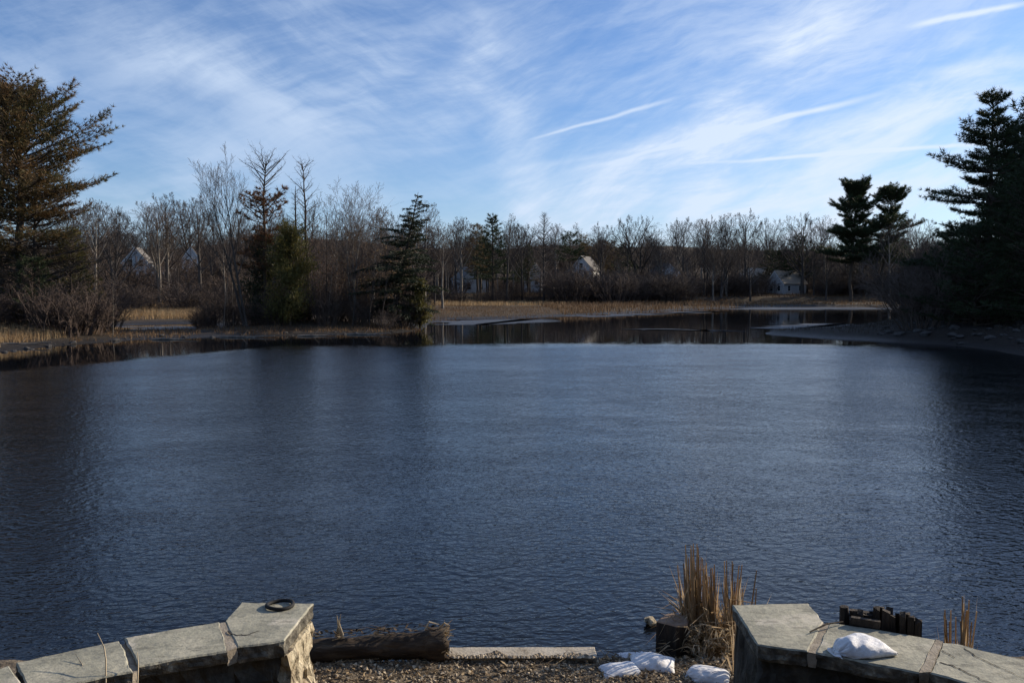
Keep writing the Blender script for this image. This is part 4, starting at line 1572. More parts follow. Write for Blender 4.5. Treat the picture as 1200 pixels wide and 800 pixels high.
M['stone'] = stone_mat()
M['rubble'] = rubble_mat()
M['edge'] = pmat('rough_shade_dark_edge', [(0, (.045, .042, .034)), (.45, (.11, .10, .08)), (.75, (.22, .20, .155)), (1, (.42, .38, .29))], 11, .9, bump=.03, bscale=22)  # rough capstone sides, coloured darker than the tops to carry shade
M['darkstone'] = pmat('weathered_shade_dark_stone', [(0, (.022, .020, .016)), (.5, (.055, .050, .040)), (.85, (.10, .09, .07)), (1, (.19, .17, .13))], 6, .9, bump=.03, bscale=14)  # weathered wall stone, its colour also holding the shade of the wall faces
M['mortar'] = pmat('old_mortar', [(0, (.17, .14, .105)), (.5, (.28, .24, .185)), (1, (.40, .35, .28))], 9, .92, bump=.01, bscale=50, coord='Object')
M['oldleaf'] = pmat('log_debris', [(0, (.035, .024, .015)), (.6, (.11, .075, .042)), (1, (.34, .26, .15))], 3, .85, island=.85)
M['concrete'] = pmat('pale_concrete', [(0, (.20, .165, .12)), (.35, (.38, .335, .265)), (1, (.52, .475, .39))], 4.5, .9, bump=.012, bscale=40)
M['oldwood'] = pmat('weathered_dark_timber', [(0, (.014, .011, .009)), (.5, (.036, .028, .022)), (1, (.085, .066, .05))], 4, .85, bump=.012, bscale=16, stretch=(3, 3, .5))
M['log'] = pmat('rotten_log_bark', [(0, (.020, .015, .011)), (.5, (.055, .040, .028)), (1, (.13, .095, .062))], 5, .92, bump=.035, bscale=9, stretch=(.7, 3, 3))
M['brownblock'] = pmat('brown_stained_block', [(0, (.17, .11, .075)), (1, (.34, .24, .17))], 5, .85, bump=.008, bscale=30)
M['rubber'] = pmat('black_rubber', [(0, (.010, .010, .011)), (1, (.020, .020, .021))], 20, .75)
M['gravelbed'] = pmat('dark_gravel_bed', [(0, (.045, .036, .026)), (.5, (.13, .103, .072)), (1, (.28, .225, .155))], 9, .95, detail=9, bump=.04, bscale=28)
M['chips'] = pmat('stone_chips', [(0, (.08, .063, .045)), (.4, (.24, .19, .13)), (.8, (.46, .38, .27)), (1, (.62, .54, .40))], 6, .9, island=.85)
M['litter'] = pmat('dead_leaves', [(0, (.07, .045, .025)), (.5, (.20, .135, .07)), (1, (.40, .30, .17))], 3, .85, island=.85)
M['cattail'] = pmat('dead_cattail', [(0, (.24, .17, .10)), (.4, (.46, .33, .19)), (.75, (.60, .46, .29)), (1, (.74, .62, .43))], 3.0, .75, island=.75, trans=.38, stretch=(1, 1, .4))
M['straw'] = pmat('bleached_straw', [(0, (.36, .27, .16)), (1, (.62, .52, .36))], 3.0, .75, island=.7, trans=.15)
M['crack'] = pmat('crack_shadowed_dirt', [(0, (.02, .018, .015)), (1, (.05, .045, .038))], 9, .95)


def sand_mat():
    m_, t, b = new_mat('white_woven_plastic')
    c = t.node('ShaderNodeTexCoord')
    O = c.outputs['Object']
    n = t.noise(O, 7, 5, .6)
    col = t.ramp(t.rng(n, .3, .75), [(0, (.62, .63, .66)), (.6, (.76, .77, .79)), (1, (.80, .80, .80))])
    dirt = t.noise(O, 4.0, 6, .7)
    col = t.mix(t.m('MULTIPLY', t.rng(dirt, .50, .70), .6), col, (.36, .31, .24))
    t.l.new(col, b.inputs['Base Color'])
    b.inputs['Roughness'].default_value = .55
    bn = t.node('ShaderNodeBump')
    bn.inputs['Distance'].default_value = .02
    w1 = t.node('ShaderNodeTexWave')
    t.l.new(O, w1.inputs['Vector'])
    w1.inputs['Scale'].default_value = 60
    t.l.new(t.m('ADD', t.m('MULTIPLY', w1.outputs[1], .04), t.m('ABSOLUTE', t.m('SUBTRACT', t.noise(t.vm('MULTIPLY', O, (1, 1.8, 1)), 7, 4, .55), .5))), bn.inputs['Height'])
    t.l.new(bn.outputs[0], b.inputs['Normal'])
    return m_


M['sack'] = sand_mat()


# ------------------------------------------------------------------ foreground ground
def gz(x, y):
    """height of the gravel apron between the walls"""
    z = .20 + .020 * mnoise.noise((x * 1.7, y * 1.7, 0)) + .018 * mnoise.noise((x * 7, y * 7, 3))
    edge = 7.56 + .10 * mnoise.noise((x * 1.3, 5, 1))
    if x > .55:
        edge += .06 * min(1, (x - .55) / .5)
    e = max(0.0, min(1.0, (y - edge + .18) / .5))
    return z - .75 * e * e * (3 - 2 * e)


def gravel_apron():
    nx, ny = 230, 110
    xs = np.linspace(-5.5, 5.5, nx)
    ys = np.linspace(1.0, 8.6, ny)
    v = [(x, y, gz(x, y)) for y in ys for x in xs]
    f = [(j * nx + i, j * nx + i + 1, (j + 1) * nx + i + 1, (j + 1) * nx + i) for j in range(ny - 1) for i in range(nx - 1)]
    me = bpy.data.meshes.new('ground')
    me.from_pydata(v, [], f)
    me.polygons.foreach_set('use_smooth', [True] * len(me.polygons))
    tag(link_mesh('ground', me, M['gravelbed']), kind='structure')
    rs = random.Random(301)
    mb, lf = MB(), MB()
    for _ in range(9500):
        x, y = rs.uniform(-2.0, 2.3), rs.uniform(5.9, 7.45)
        z = gz(x, y)
        if z < .02:
            continue
        s = .007 + .022 * rs.random() ** 3.2
        k = len(mb.v)
        q = Quaternion((rs.gauss(0, 1), rs.gauss(0, 1), rs.gauss(0, 1), rs.gauss(0, 1))).normalized()
        for p in ((1, 0, 0), (-1, 0, 0), (0, 1, 0), (0, -1, 0), (0, 0, 1), (0, 0, -1)):
            w = q @ Vector((p[0] * rs.uniform(.7, 1.3), p[1] * rs.uniform(.6, 1.1), p[2] * rs.uniform(.45, .8)))
            mb.v.append(Vector((x, y, z + s * .25)) + w * s)
        for a_, b_, c_ in ((0, 2, 4), (2, 1, 4), (1, 3, 4), (3, 0, 4), (2, 0, 5), (1, 2, 5), (3, 1, 5), (0, 3, 5)):
            mb.f.append((k + a_, k + b_, k + c_))
    tag(mb.build('gravel', M['chips']), 'grey brown stone chips covering the ground between the walls', 'gravel', kind='stuff')
    for _ in range(2600):
        x, y = rs.uniform(-2.0, 2.3), rs.uniform(5.9, 7.5)
        if x > .6 and rs.random() < .4:
            y = rs.uniform(6.9, 7.75)
        z = gz(x, y)
        if z < -.02:
            continue
        dv = Vector((rs.gauss(0, 1), rs.gauss(0, 1), rs.uniform(-.1, .35))).normalized()
        sd_ = perp(dv, R(90), rs.uniform(0, 6.28))
        sd_.z *= .5
        lf.leaf(Vector((x, y, z + .012)), dv, sd_, rs.uniform(.025, .07), rs.uniform(.006, .035))
    for _ in range(240):
        x, y = rs.uniform(-1.9, 2.2), rs.uniform(6.2, 7.5)
        z = gz(x, y)
        if z < 0:
            continue
        a = rs.uniform(0, 3.14)
        L = rs.uniform(.06, .28)
        p = Vector((x, y, z + .015))
        lf.cone(p, p + Vector((math.cos(a) * L, math.sin(a) * L, rs.uniform(-.005, .04))), .004, .002, 3)
    tag(lf.build('leaf_litter', M['litter']), 'dead leaves and bits of straw strewn over the gravel', 'leaf litter', kind='stuff')


gravel_apron()


# ------------------------------------------------------------------ stone walls
def area2(p):
    return sum(p[i].x * p[(i + 1) % len(p)].y - p[(i + 1) % len(p)].x * p[i].y for i in range(len(p)))


def dense(pts, step):
    out = []
    n = len(pts)
    for i in range(n):
        a, b = pts[i], pts[(i + 1) % n]
        k = max(1, int((b - a).length / step))
        for j in range(k):
            out.append(a.lerp(b, j / k))
    return out


def inset(pts, dd):
    n = len(pts)
    out = []
    for i in range(n):
        t = (pts[(i + 1) % n] - pts[i - 1])
        nr = Vector((-t.y, t.x, 0))
        nr = nr.normalized() if nr.length > 1e-6 else Vector((0, 0, 0))
        out.append(pts[i] + nr * dd)
    return out


def block(name, pixpts, z, rings, mat, parent, step=.05, jit=.006, seed=0, smooth=False, pts=None, sides=None):
    """stone with outline pixpts at height z; rings = (z, inset, jitter)"""
    rs = random.Random(seed)
    base = pts if pts is not None else [gp(x, y, z) for x, y in pixpts]
    if area2(base) < 0:
        base = base[::-1]
    base = dense(base, step)
    n = len(base)
    mb = MB()
    for zz, ins, jt in rings:
        for i, p in enumerate(inset(base, ins)):
            w = mnoise.noise_vector((p.x * 9, p.y * 9, zz * 11 + seed)) * jt + mnoise.noise_vector((p.x * 30, p.y * 30, zz * 30 + seed)) * jt * .5
            mb.v.append(Vector((p.x + w.x, p.y + w.y, zz + w.z * .5)))
    for r_ in range(len(rings) - 1):
        for i in range(n):
            j = (i + 1) % n
            a, b = r_ * n, (r_ + 1) * n
            mb.f.append((a + i, b + i, b + j, a + j))
    mb.f.append(tuple(range(n)))
    mb.f.append(tuple(reversed([(len(rings) - 1) * n + i for i in range(n)])))
    if sides is None:
        return mb.build(name, mat, parent, smooth)
    o = mb.build(name, [mat, sides], parent, smooth)
    for i, pl in enumerate(o.data.polygons):
        pl.material_index = 1 if n <= i < n * (len(rings) - 1) else 0
    return o


ZC = 1.0


def cap(pix, parent, seed, thick=.10, z=ZC, lbl=None):
    o = block('capstone', pix, z, [(z, .012, .007), (z - .010, .001, .011), (z - .03, .0, .016), (z - thick * .5, .006, .022), (z - thick * .75, .002, .022), (z - thick, .016, .010)], M['stone'], parent, .035, seed=seed, sides=M['edge'])
    if lbl:
        o['label'] = lbl
    return o


def crack(pix, parent, w, z=ZC, seed=0):
    rs = random.Random(seed)
    mb = MB()
    pts = [gp(x, y, z + .003) for x, y in pix]
    d_ = []
    for i in range(len(pts) - 1):
        for k in range(6):
            d_.append(pts[i].lerp(pts[i + 1], k / 6))
    d_.append(pts[-1])
    d_ = [p + Vector((rs.gauss(0, .006), rs.gauss(0, .006), 0)) for p in d_]
    for i, p in enumerate(d_):
        t = d_[min(i + 1, len(d_) - 1)] - d_[max(i - 1, 0)]
        nr = Vector((-t.y, t.x, 0)).normalized()
        ww = w * rs.uniform(.4, 1.2) * (1 - .6 * i / len(d_))
        mb.v += [p - nr * ww, p + nr * ww]
    for i in range(len(d_) - 1):
        mb.f.append((2 * i, 2 * i + 2, 2 * i + 3, 2 * i + 1))
    return mb.build('crack', M['crack'], parent)


# left wall
wl = thing('stone_wall', 'curving stone wall whose pale broken end holds a black ring on its capstone', 'wall', gp(200, 770, 0) * 1.0)
wl.location = (0, 0, 0)
cap([(-70, 806), (10, 778.5), (31, 806), (-30, 850)], wl, 1)
cap([(18, 776), (80, 762), (140, 750), (146, 760), (155, 786), (83, 801), (36, 815)], wl, 2)
o2 = cap([(146, 746.5), (200, 737), (257, 728), (267, 762), (210, 771), (162, 780)], wl, 3)
oL = cap([(263, 727), (283, 705), (325, 705.5), (368, 706), (350, 728), (334, 750), (278, 757.5)], wl, 4, .13)
crack([(266, 739), (278, 744), (290, 743.5), (305, 738)], oL, .009, seed=1)
block('mortar_joint', [(256, 729), (264, 727.5), (279, 757), (266, 762)], ZC, [(ZC - .006, .0, .004), (ZC - .05, 0, .006), (ZC - .12, .01, .004)], M['mortar'], wl, .04, seed=5)
block('mortar_joint', [(138, 752), (148, 748), (164, 779), (153, 786)], ZC, [(ZC - .03, .0, .006), (ZC - .08, 0, .006), (ZC - .12, .01, .004)], M['mortar'], wl, .04, seed=6)
body_px = [(-70, 806), (18, 777), (146, 748), (257, 729), (284, 706), (366, 706.5), (334, 750), (278, 757), (266, 762), (162, 780), (36, 815), (-30, 850)]
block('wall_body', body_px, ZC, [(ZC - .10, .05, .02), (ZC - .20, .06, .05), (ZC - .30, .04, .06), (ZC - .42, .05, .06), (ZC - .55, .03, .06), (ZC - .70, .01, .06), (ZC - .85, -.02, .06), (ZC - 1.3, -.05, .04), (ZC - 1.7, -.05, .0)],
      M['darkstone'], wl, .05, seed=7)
# the broken end: pale mortar core left standing under the end stone
epx = [(338, 748), (366, 709), (352, 708), (322, 746)]
block('broken_core', epx, ZC, [(ZC - .13, .0, .02), (ZC - .20, -.005, .04), (ZC - .27, .01, .05), (ZC - .34, .0, .06), (ZC - .42, .02, .06), (ZC - .52, -.01, .07), (ZC - .62, -.03, .06), (ZC - .75, -.05, .06), (ZC - .95, -.08, .05), (ZC - 1.3, -.08, .0)],
      M['rubble'], wl, .03, seed=8)
# loose broken masonry at the wall's end
for i, (px, py, s) in enumerate(((352, 788, .10), (342, 797, .12), (362, 793, .06))):
    p = gp(px, py, .24)
    rs = random.Random(320 + i)
    mb = MB()
    bm = bmesh.new()
    bmesh.ops.create_icosphere(bm, subdivisions=2, radius=s)
    for v in bm.verts:
        v.co += mnoise.noise_vector(v.co * 9 + Vector((i, 0, 0))) * s * .55
        v.co.z *= .75
    me = bpy.data.meshes.new('rubble_stone')
    bm.to_mesh(me)
    bm.free()
    o = link_mesh('rubble_stone', me, M['mortar'])
    o.location = p
    tag(o, ('larger tan lump of broken mortar at the foot of the left wall end', 'largest tan lump of broken mortar beneath the wall end, half out of view', 'small tan lump of broken mortar on the gravel by the left wall end')[i], 'stone')

# right wall
wr = thing('stone_wall', 'curving stone wall with a white sandbag lying on its capstones', 'wall', (0, 0, 0))
cap([(857.5, 708), (900, 707), (947, 706), (956, 716), (965, 727.5), (956, 745), (947, 762.5), (915, 759), (887.5, 755), (872, 731)], wr, 11, .12)
oR = cap([(972, 729), (1030, 737), (1098, 749), (1088, 768), (1078, 787.5), (1010, 775), (956, 764), (963, 746)], wr, 12, .11)
oR3 = cap([(1104, 752), (1122, 753.5), (1146, 760), (1200, 772), (1300, 800), (1290, 850), (1200, 818), (1137, 801), (1090, 787), (1098, 769)], wr, 13, .11)
crack([(1099, 775), (1117, 779), (1135, 788), (1160, 799)], oR3, .008, seed=2)
crack([(1105, 762), (1118, 770)], oR3, .006, seed=3)
crack([(1130, 759), (1146, 770), (1165, 778), (1182, 786), (1205, 796)], oR3, .006, seed=4)
block('mortar_joint', [(963, 729), (973, 729), (957, 764), (946, 762)], ZC, [(ZC - .008, .0, .004), (ZC - .06, 0, .006), (ZC - .12, .01, .004)], M['mortar'], wr, .04, seed=15)
block('mortar_joint', [(1097, 749), (1105, 752), (1091, 787), (1077, 788)], ZC, [(ZC + .004, .0, .007), (ZC - .06, 0, .006), (ZC - .12, .01, .004)], M['mortar'], wr, .04, seed=16)
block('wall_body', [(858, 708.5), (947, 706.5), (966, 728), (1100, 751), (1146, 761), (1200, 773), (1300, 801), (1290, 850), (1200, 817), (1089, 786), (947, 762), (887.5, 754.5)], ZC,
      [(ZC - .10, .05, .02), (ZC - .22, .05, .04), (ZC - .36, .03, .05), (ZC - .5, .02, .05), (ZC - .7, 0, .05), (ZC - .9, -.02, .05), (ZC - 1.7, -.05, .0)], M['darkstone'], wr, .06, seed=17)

# black ring on the left end stone
p = gp(328, 710.5, ZC)
mb = MB()
n1, n2 = 36, 8
for i in range(n1):
    a = 2 * math.pi * i / n1
    c = Vector((math.cos(a) * .105, math.sin(a) * .095, .017 + .004 * math.sin(2 * a)))
    e = Vector((math.cos(a), math.sin(a), 0))
    for j in range(n2):
        b = 2 * math.pi * j / n2
        mb.v.append(c + e * math.cos(b) * .016 + Vector((0, 0, math.sin(b) * .016)))
for i in range(n1):
    for j in range(n2):
        mb.f.append((i * n2 + j, ((i + 1) % n1) * n2 + j, ((i + 1) % n1) * n2 + (j + 1) % n2, i * n2 + (j + 1) % n2))
o = mb.build('rubber_ring', M['rubber'], None, True)
o.location = p
tag(o, 'black rubber ring lying flat on the end capstone of the left wall', 'ring')

# right wall: dry stick on the joint
p0, p1 = gp(949, 740, ZC + .012), gp(988, 728, ZC + .02)
mb = MB()
mid = p0.lerp(p1, .5) + Vector((.01, .02, .015))
mb.tube([p0, mid, p1], [.006, .008, .005], 5)
tag(mb.build('dry_stick', M['oldwood']), 'thin dark stick lying across the joint of the right wall', 'stick')


# ------------------------------------------------------------------ rotten log
def build_log():
    a, b = gp(352, 763, .28), gp(524, 754, .31)
    lg = thing('rotten_log', 'dark rotten log with a torn end and debris on top, lying at the water edge', 'log', (a + b) / 2)
    lg.rotation_euler = (0, 0, 0)
    c0 = (a + b) / 2
    a2, b2 = a - c0, b - c0
    ax = (b2 - a2).normalized()
    s1 = Vector((0, 0, 1))
    s2 = ax.cross(s1).normalized()
    s1 = s2.cross(ax)
    n, m_ = 40, 22
    mb = MB()
    for i in range(n + 1):
        t = i / n
        c = a2.lerp(b2, t)
        r0 = .105 + .03 * t + (.03 if t > .86 else 0)
        for j in range(m_):
            th_ = 2 * math.pi * j / m_
            rr = r0 * (1 + .16 * mnoise.noise((t * 5, math.cos(th_) * 1.4, math.sin(th_) * 1.4)) + .10 * mnoise.noise((t * 9, math.cos(th_) * 5, math.sin(th_) * 5)))
            off = ax * (.10 * mnoise.noise((math.cos(th_) * 2, math.sin(th_) * 2, 9)) if i == n else 0)
            mb.v.append(c + s2 * math.cos(th_) * rr + s1 * math.sin(th_) * rr * .92 + off)
    for i in range(n):
        for j in range(m_):
            q = (j + 1) % m_
            mb.f.append((i * m_ + j, i * m_ + q, (i + 1) * m_ + q, (i + 1) * m_ + j))
    mb.v.append(b2 - ax * .10)
    k = len(mb.v) - 1
    for j in range(m_):
        mb.f.append((n * m_ + j, n * m_ + (j + 1) % m_, k))
    mb.v.append(a2)
    k = len(mb.v) - 1
    for j in range(m_):
        mb.f.append((j, k, (j + 1) % m_))
    mb.build('trunk', M['log'], lg, True)
    rs = random.Random(330)
    sp = MB()
    # splinters at the torn end and a broken stub
    for _ in range(26):
        th_ = rs.uniform(0, 6.28)
        p = b2 + (s2 * math.cos(th_) + s1 * math.sin(th_)) * rs.uniform(.05, .16) - ax * .05
        dv = (ax * rs.uniform(.3, 1) + s1 * rs.uniform(-.2, .9) + s2 * rs.gauss(0, .4)).normalized()
        sp.cone(p, p + dv * rs.uniform(.05, .16), rs.uniform(.004, .012), .002, 4)
    for pts in ([b2 + s1 * .15 - ax * .08, b2 + s1 * .20 - ax * .02, b2 + s1 * .17 + ax * .03], [b2 + s1 * .14 - ax * .20, b2 + s1 * .22 - ax * .16, b2 + s1 * .19 - ax * .07]):
        sp.tube(pts, [.012, .009, .005], 5)
    sp.build('splinters', M['straw'], lg)
    st = MB()
    q = a2.lerp(b2, .27) + s1 * .14
    for k_ in range(7):
        dv = Vector((rs.uniform(-.3, .2), rs.uniform(-.2, .3), 1)).normalized()
        st.cone(q + Vector((rs.uniform(-.05, .05), rs.uniform(-.03, .03), -.02)), q + dv * rs.uniform(.08, .2), rs.uniform(.008, .018), .003, 5)
    st.build('stub', M['straw'], lg)
    db = MB()
    for _ in range(30):
        t = rs.uniform(.08, .95)
        p = a2.lerp(b2, t) + s1 * .15 + s2 * rs.gauss(0, .05)
        an = rs.uniform(-.6, .6) + (3.14 if rs.random() < .5 else 0)
        L = rs.uniform(.05, .24)
        dv = (ax * math.cos(an) + s2 * math.sin(an) + s1 * rs.uniform(-.1, .25)).normalized()
        db.cone(p, p + dv * L, rs.uniform(.003, .008), .002, 4)
    for _ in range(60):
        t = rs.uniform(.05, .97)
        p = a2.lerp(b2, t) + s1 * .155 + s2 * rs.gauss(0, .06)
        dv = Vector((rs.gauss(0, 1), rs.gauss(0, 1), rs.uniform(-.1, .5))).normalized()
        db.leaf(p, dv, perp(dv, R(90), rs.uniform(0, 6.28)), rs.uniform(.03, .07), rs.uniform(.015, .04))
    db.build('debris', M['oldleaf'], lg)


build_log()

# concrete sill
zs = .235
block_parent = thing('concrete_sill', 'long pale concrete sill set flush in the gravel at the water edge', 'sill', (0, 0, 0))
block('slab', [(526, 757.5), (612, 757), (697, 757), (700, 769), (612, 769.5), (525, 769.5)], zs, [(zs, .012, .006), (zs - .01, .0, .006), (zs - .08, .0, .012), (zs - .4, .0, .012)], M['concrete'], block_parent, .05, seed=21)
so = MB()
rs = random.Random(350)
for _ in range(420):
    t = rs.random()
    sp_ = max(0.0, .15 + .85 * mnoise.noise((t * 5.0, 2.0, 0)) + .35 * mnoise.noise((t * 14.0, 7.0, 0)))
    p = gp(530 + 165 * t, 770 - 9.5 * rs.random() ** 1.5 * min(1, sp_ + .12), zs + .004)
    s = rs.uniform(.008, .028)
    k = len(so.v)
    for q in range(5):
        an = q * 1.2566 + rs.uniform(-.3, .3)
        so.v.append(p + Vector((math.cos(an) * s, math.sin(an) * s, rs.uniform(0, .003))))
    so.v.append(p + Vector((0, 0, s * .6)))
    for q in range(5):
        so.f.append((k + q, k + (q + 1) % 5, k + 5))
so.build('dirt', M['chips'], block_parent)

# brown block by the reeds
bp_ = gp(785, 738, .33)
mb = MB()
blk = thing('brown_block', 'brown block with shade-darkened sides half sunk at the water edge left of the cattails', 'block', (0, 0, 0))
ztop = .42
block('body', [(780, 718.5), (808, 718), (806, 731), (793, 733), (769, 727)], ztop, [(ztop, .012, .004), (ztop - .012, 0, .004), (ztop - .12, 0, .01), (ztop - .5, .0, .01), (ztop - .9, 0, 0)], M['brownblock'], blk, .05, seed=23, sides=M['oldwood'])  # sides take a dark timber colour that paints in their shade
mb = MB()
p = gp(763, 728, .04)
bm = bmesh.new()
bmesh.ops.create_icosphere(bm, subdivisions=2, radius=.07)
for v in bm.verts:
    v.co += mnoise.noise_vector(v.co * 14) * .03
    v.co.z *= .7
me = bpy.data.meshes.new('pond_stone')
bm.to_mesh(me)
bm.free()
o = link_mesh('pond_stone', me, M['rubble'])
o.location = p
tag(o, 'small grey stone breaking the water left of the brown block', 'stone')


# ------------------------------------------------------------------ sandbags
def sew_sack(L, Wd, fill, seed, neck=.80, rough=1.0):
    """two sheets sewn along their rims, filled and dropped on the ground; the neck is tied at u = neck"""
    rs = np.random.RandomState(seed)
    nu_, nv = 34, 24
    gx, gy = np.meshgrid(np.linspace(-L, L, nu_ + 1), np.linspace(-Wd, Wd, nv + 1), indexing='ij')
    N = (nu_ + 1) * (nv + 1)
    rim = np.zeros((nu_ + 1, nv + 1), bool)
    rim[0], rim[-1], rim[:, 0], rim[:, -1] = True, True, True, True
    idt = np.arange(N).reshape(nu_ + 1, nv + 1)
    idb = idt.copy()
    inn = ~rim
    idb[inn] = N + np.arange(inn.sum())
    P = np.zeros((N + inn.sum(), 3))
    P[idt.ravel(), 0], P[idt.ravel(), 1] = gx.ravel(), gy.ravel()
    P[idb[inn], 0], P[idb[inn], 1] = gx[inn], gy[inn]
    P[idt[inn], 2] = .05
    P[idb[inn], 2] = .02
    P[:, 2] += .03
    P += rs.normal(0, .004 * rough, P.shape)
    E, R0 = [], []
    dx_, dy_ = 2 * L / nu_, 2 * Wd / nv
    for ids in (idt, idb):
        for di, dj in ((1, 0), (0, 1), (1, 1), (1, -1)):
            a = ids[:nu_ + 1 - di, max(0, -dj):nv + 1 - max(0, dj)]
            b = ids[di:, max(0, dj):nv + 1 + min(0, dj)]
            E.append(np.stack([a.ravel(), b.ravel()], 1))
            R0.append(np.full(a.size, math.hypot(di * dx_, dj * dy_)))
    E, R0 = np.concatenate(E), np.concatenate(R0)
    cnt_ = np.bincount(E.ravel(), minlength=len(P)).astype(float)
    ft = np.stack([idt[:-1, :-1], idt[1:, :-1], idt[1:, 1:], idt[:-1, 1:]], -1).reshape(-1, 4)
    fb = np.stack([idb[:-1, :-1], idb[:-1, 1:], idb[1:, 1:], idb[1:, :-1]], -1).reshape(-1, 4)
    F = np.concatenate([ft, fb])
    tie = int(round((neck + 1) / 2 * nu_))
    press = np.concatenate([(np.arange(nu_)[:, None] < tie) & np.ones((1, nv), bool)] * 2).ravel()
    ring = np.concatenate([idt[tie], idb[tie, 1:-1]])
    V0 = fill * 4 * L * Wd * .5 * min(L, Wd)
    Q = P.copy()
    for it in range(230):
        vel = (P - Q) * .93
        Q = P.copy()
        q = P[F]
        n = np.cross(q[:, 2] - q[:, 0], q[:, 3] - q[:, 1]) * .5
        vol = abs((n * q.mean(1)).sum() / 3)
        pr = min(3.5, max(0.0, V0 / max(vol, 1e-4) - 1) * 9)
        acc = np.zeros_like(P)
        fn = n * (press[:, None] * pr * 6.0)
        for c in range(4):
            np.add.at(acc, F[:, c], fn)
        acc[:, 2] -= .0008
        P = P + vel + acc * .25
        for k in range(9):
            dlt = P[E[:, 1]] - P[E[:, 0]]
            ln = np.linalg.norm(dlt, axis=1) + 1e-9
            cor = dlt * ((ln - R0) / ln * .5)[:, None]
            s = np.stack([np.bincount(E[:, 0], cor[:, c], len(P)) - np.bincount(E[:, 1], cor[:, c], len(P)) for c in range(3)], 1)
            P += s / cnt_[:, None] * 1.7
            if it > 25 and tie < nu_:
                c0 = P[ring].mean(0)
                d_ = P[ring] - c0
                rr = np.linalg.norm(d_, axis=1)[:, None] + 1e-9
                lim = max(.022, .16 * (1 - (it - 25) / 90))
                P[ring] = c0 + d_ * np.minimum(1, lim / rr)
            low = P[:, 2] < 0
            P[low, 2] = 0
            P[low, :2] = Q[low, :2] * .8 + P[low, :2] * .2
    return P, F


def sandbag(label, center, L, Wd, fill, rz, seed, neck=.78, tilt=(0, 0), rough=1.0):
    bag = thing('sandbag', label, 'sandbag', center, rz)
    bag.rotation_euler = (tilt[0], tilt[1], rz)
    P, F = sew_sack(L, Wd, fill, seed, neck, rough)
    P[:, :2] -= P[:, :2].mean(0)
    for k_ in range(len(P)):
        w_ = mnoise.noise(Vector((P[k_, 0] * 9 + seed, P[k_, 1] * 15, P[k_, 2] * 9))) + .6 * abs(mnoise.noise(Vector((P[k_, 0] * 20, P[k_, 1] * 26 + seed, P[k_, 2] * 20))))
        P[k_, 2] = max(0, P[k_, 2] * (1 + .22 * w_))
        P[k_, :2] *= 1 + .03 * w_
    me = bpy.data.meshes.new('sack')
    me.from_pydata(P.tolist(), [], F.tolist())
    me.polygons.foreach_set('use_smooth', [True] * len(me.polygons))
    o = link_mesh('sack', me, M['sack'], bag)
    sb = o.modifiers.new('smooth', 'SUBSURF')
    sb.levels = sb.render_levels = 1
    return bag


p = gp(727, 784, .21)
sandbag('leftmost white sandbag on the gravel, crumpled and slumped', Vector((p.x, p.y, gz(p.x, p.y) - .008)), .20, .145, .50, R(10), 1, 1.0, rough=3.0)
p = gp(764, 775, .22)
sandbag('plump white sandbag with a folded end, behind the two front ones', Vector((p.x, p.y, gz(p.x, p.y) - .008)), .215, .16, .66, R(-12), 2, 1.0)
p = gp(741, 765, .20)
sandbag('small flattened sandbag half hidden behind the crumpled one at the water', Vector((p.x, p.y, max(gz(p.x, p.y), .03))), .17, .10, .14, R(12), 3, 1.0, rough=4.0)
p = gp(827, 792, .21)
sandbag('white sandbag with pointed tied ends, nearest the right wall', Vector((p.x, p.y, gz(p.x, p.y) - .008)), .235, .15, .60, R(164), 4, .74)
p = gp(1003, 763, ZC)
sandbag('white sandbag with a twisted neck lying on top of the right wall', Vector((p.x, p.y, ZC + .003)), .26, .165, .54, R(196), 5, .70)


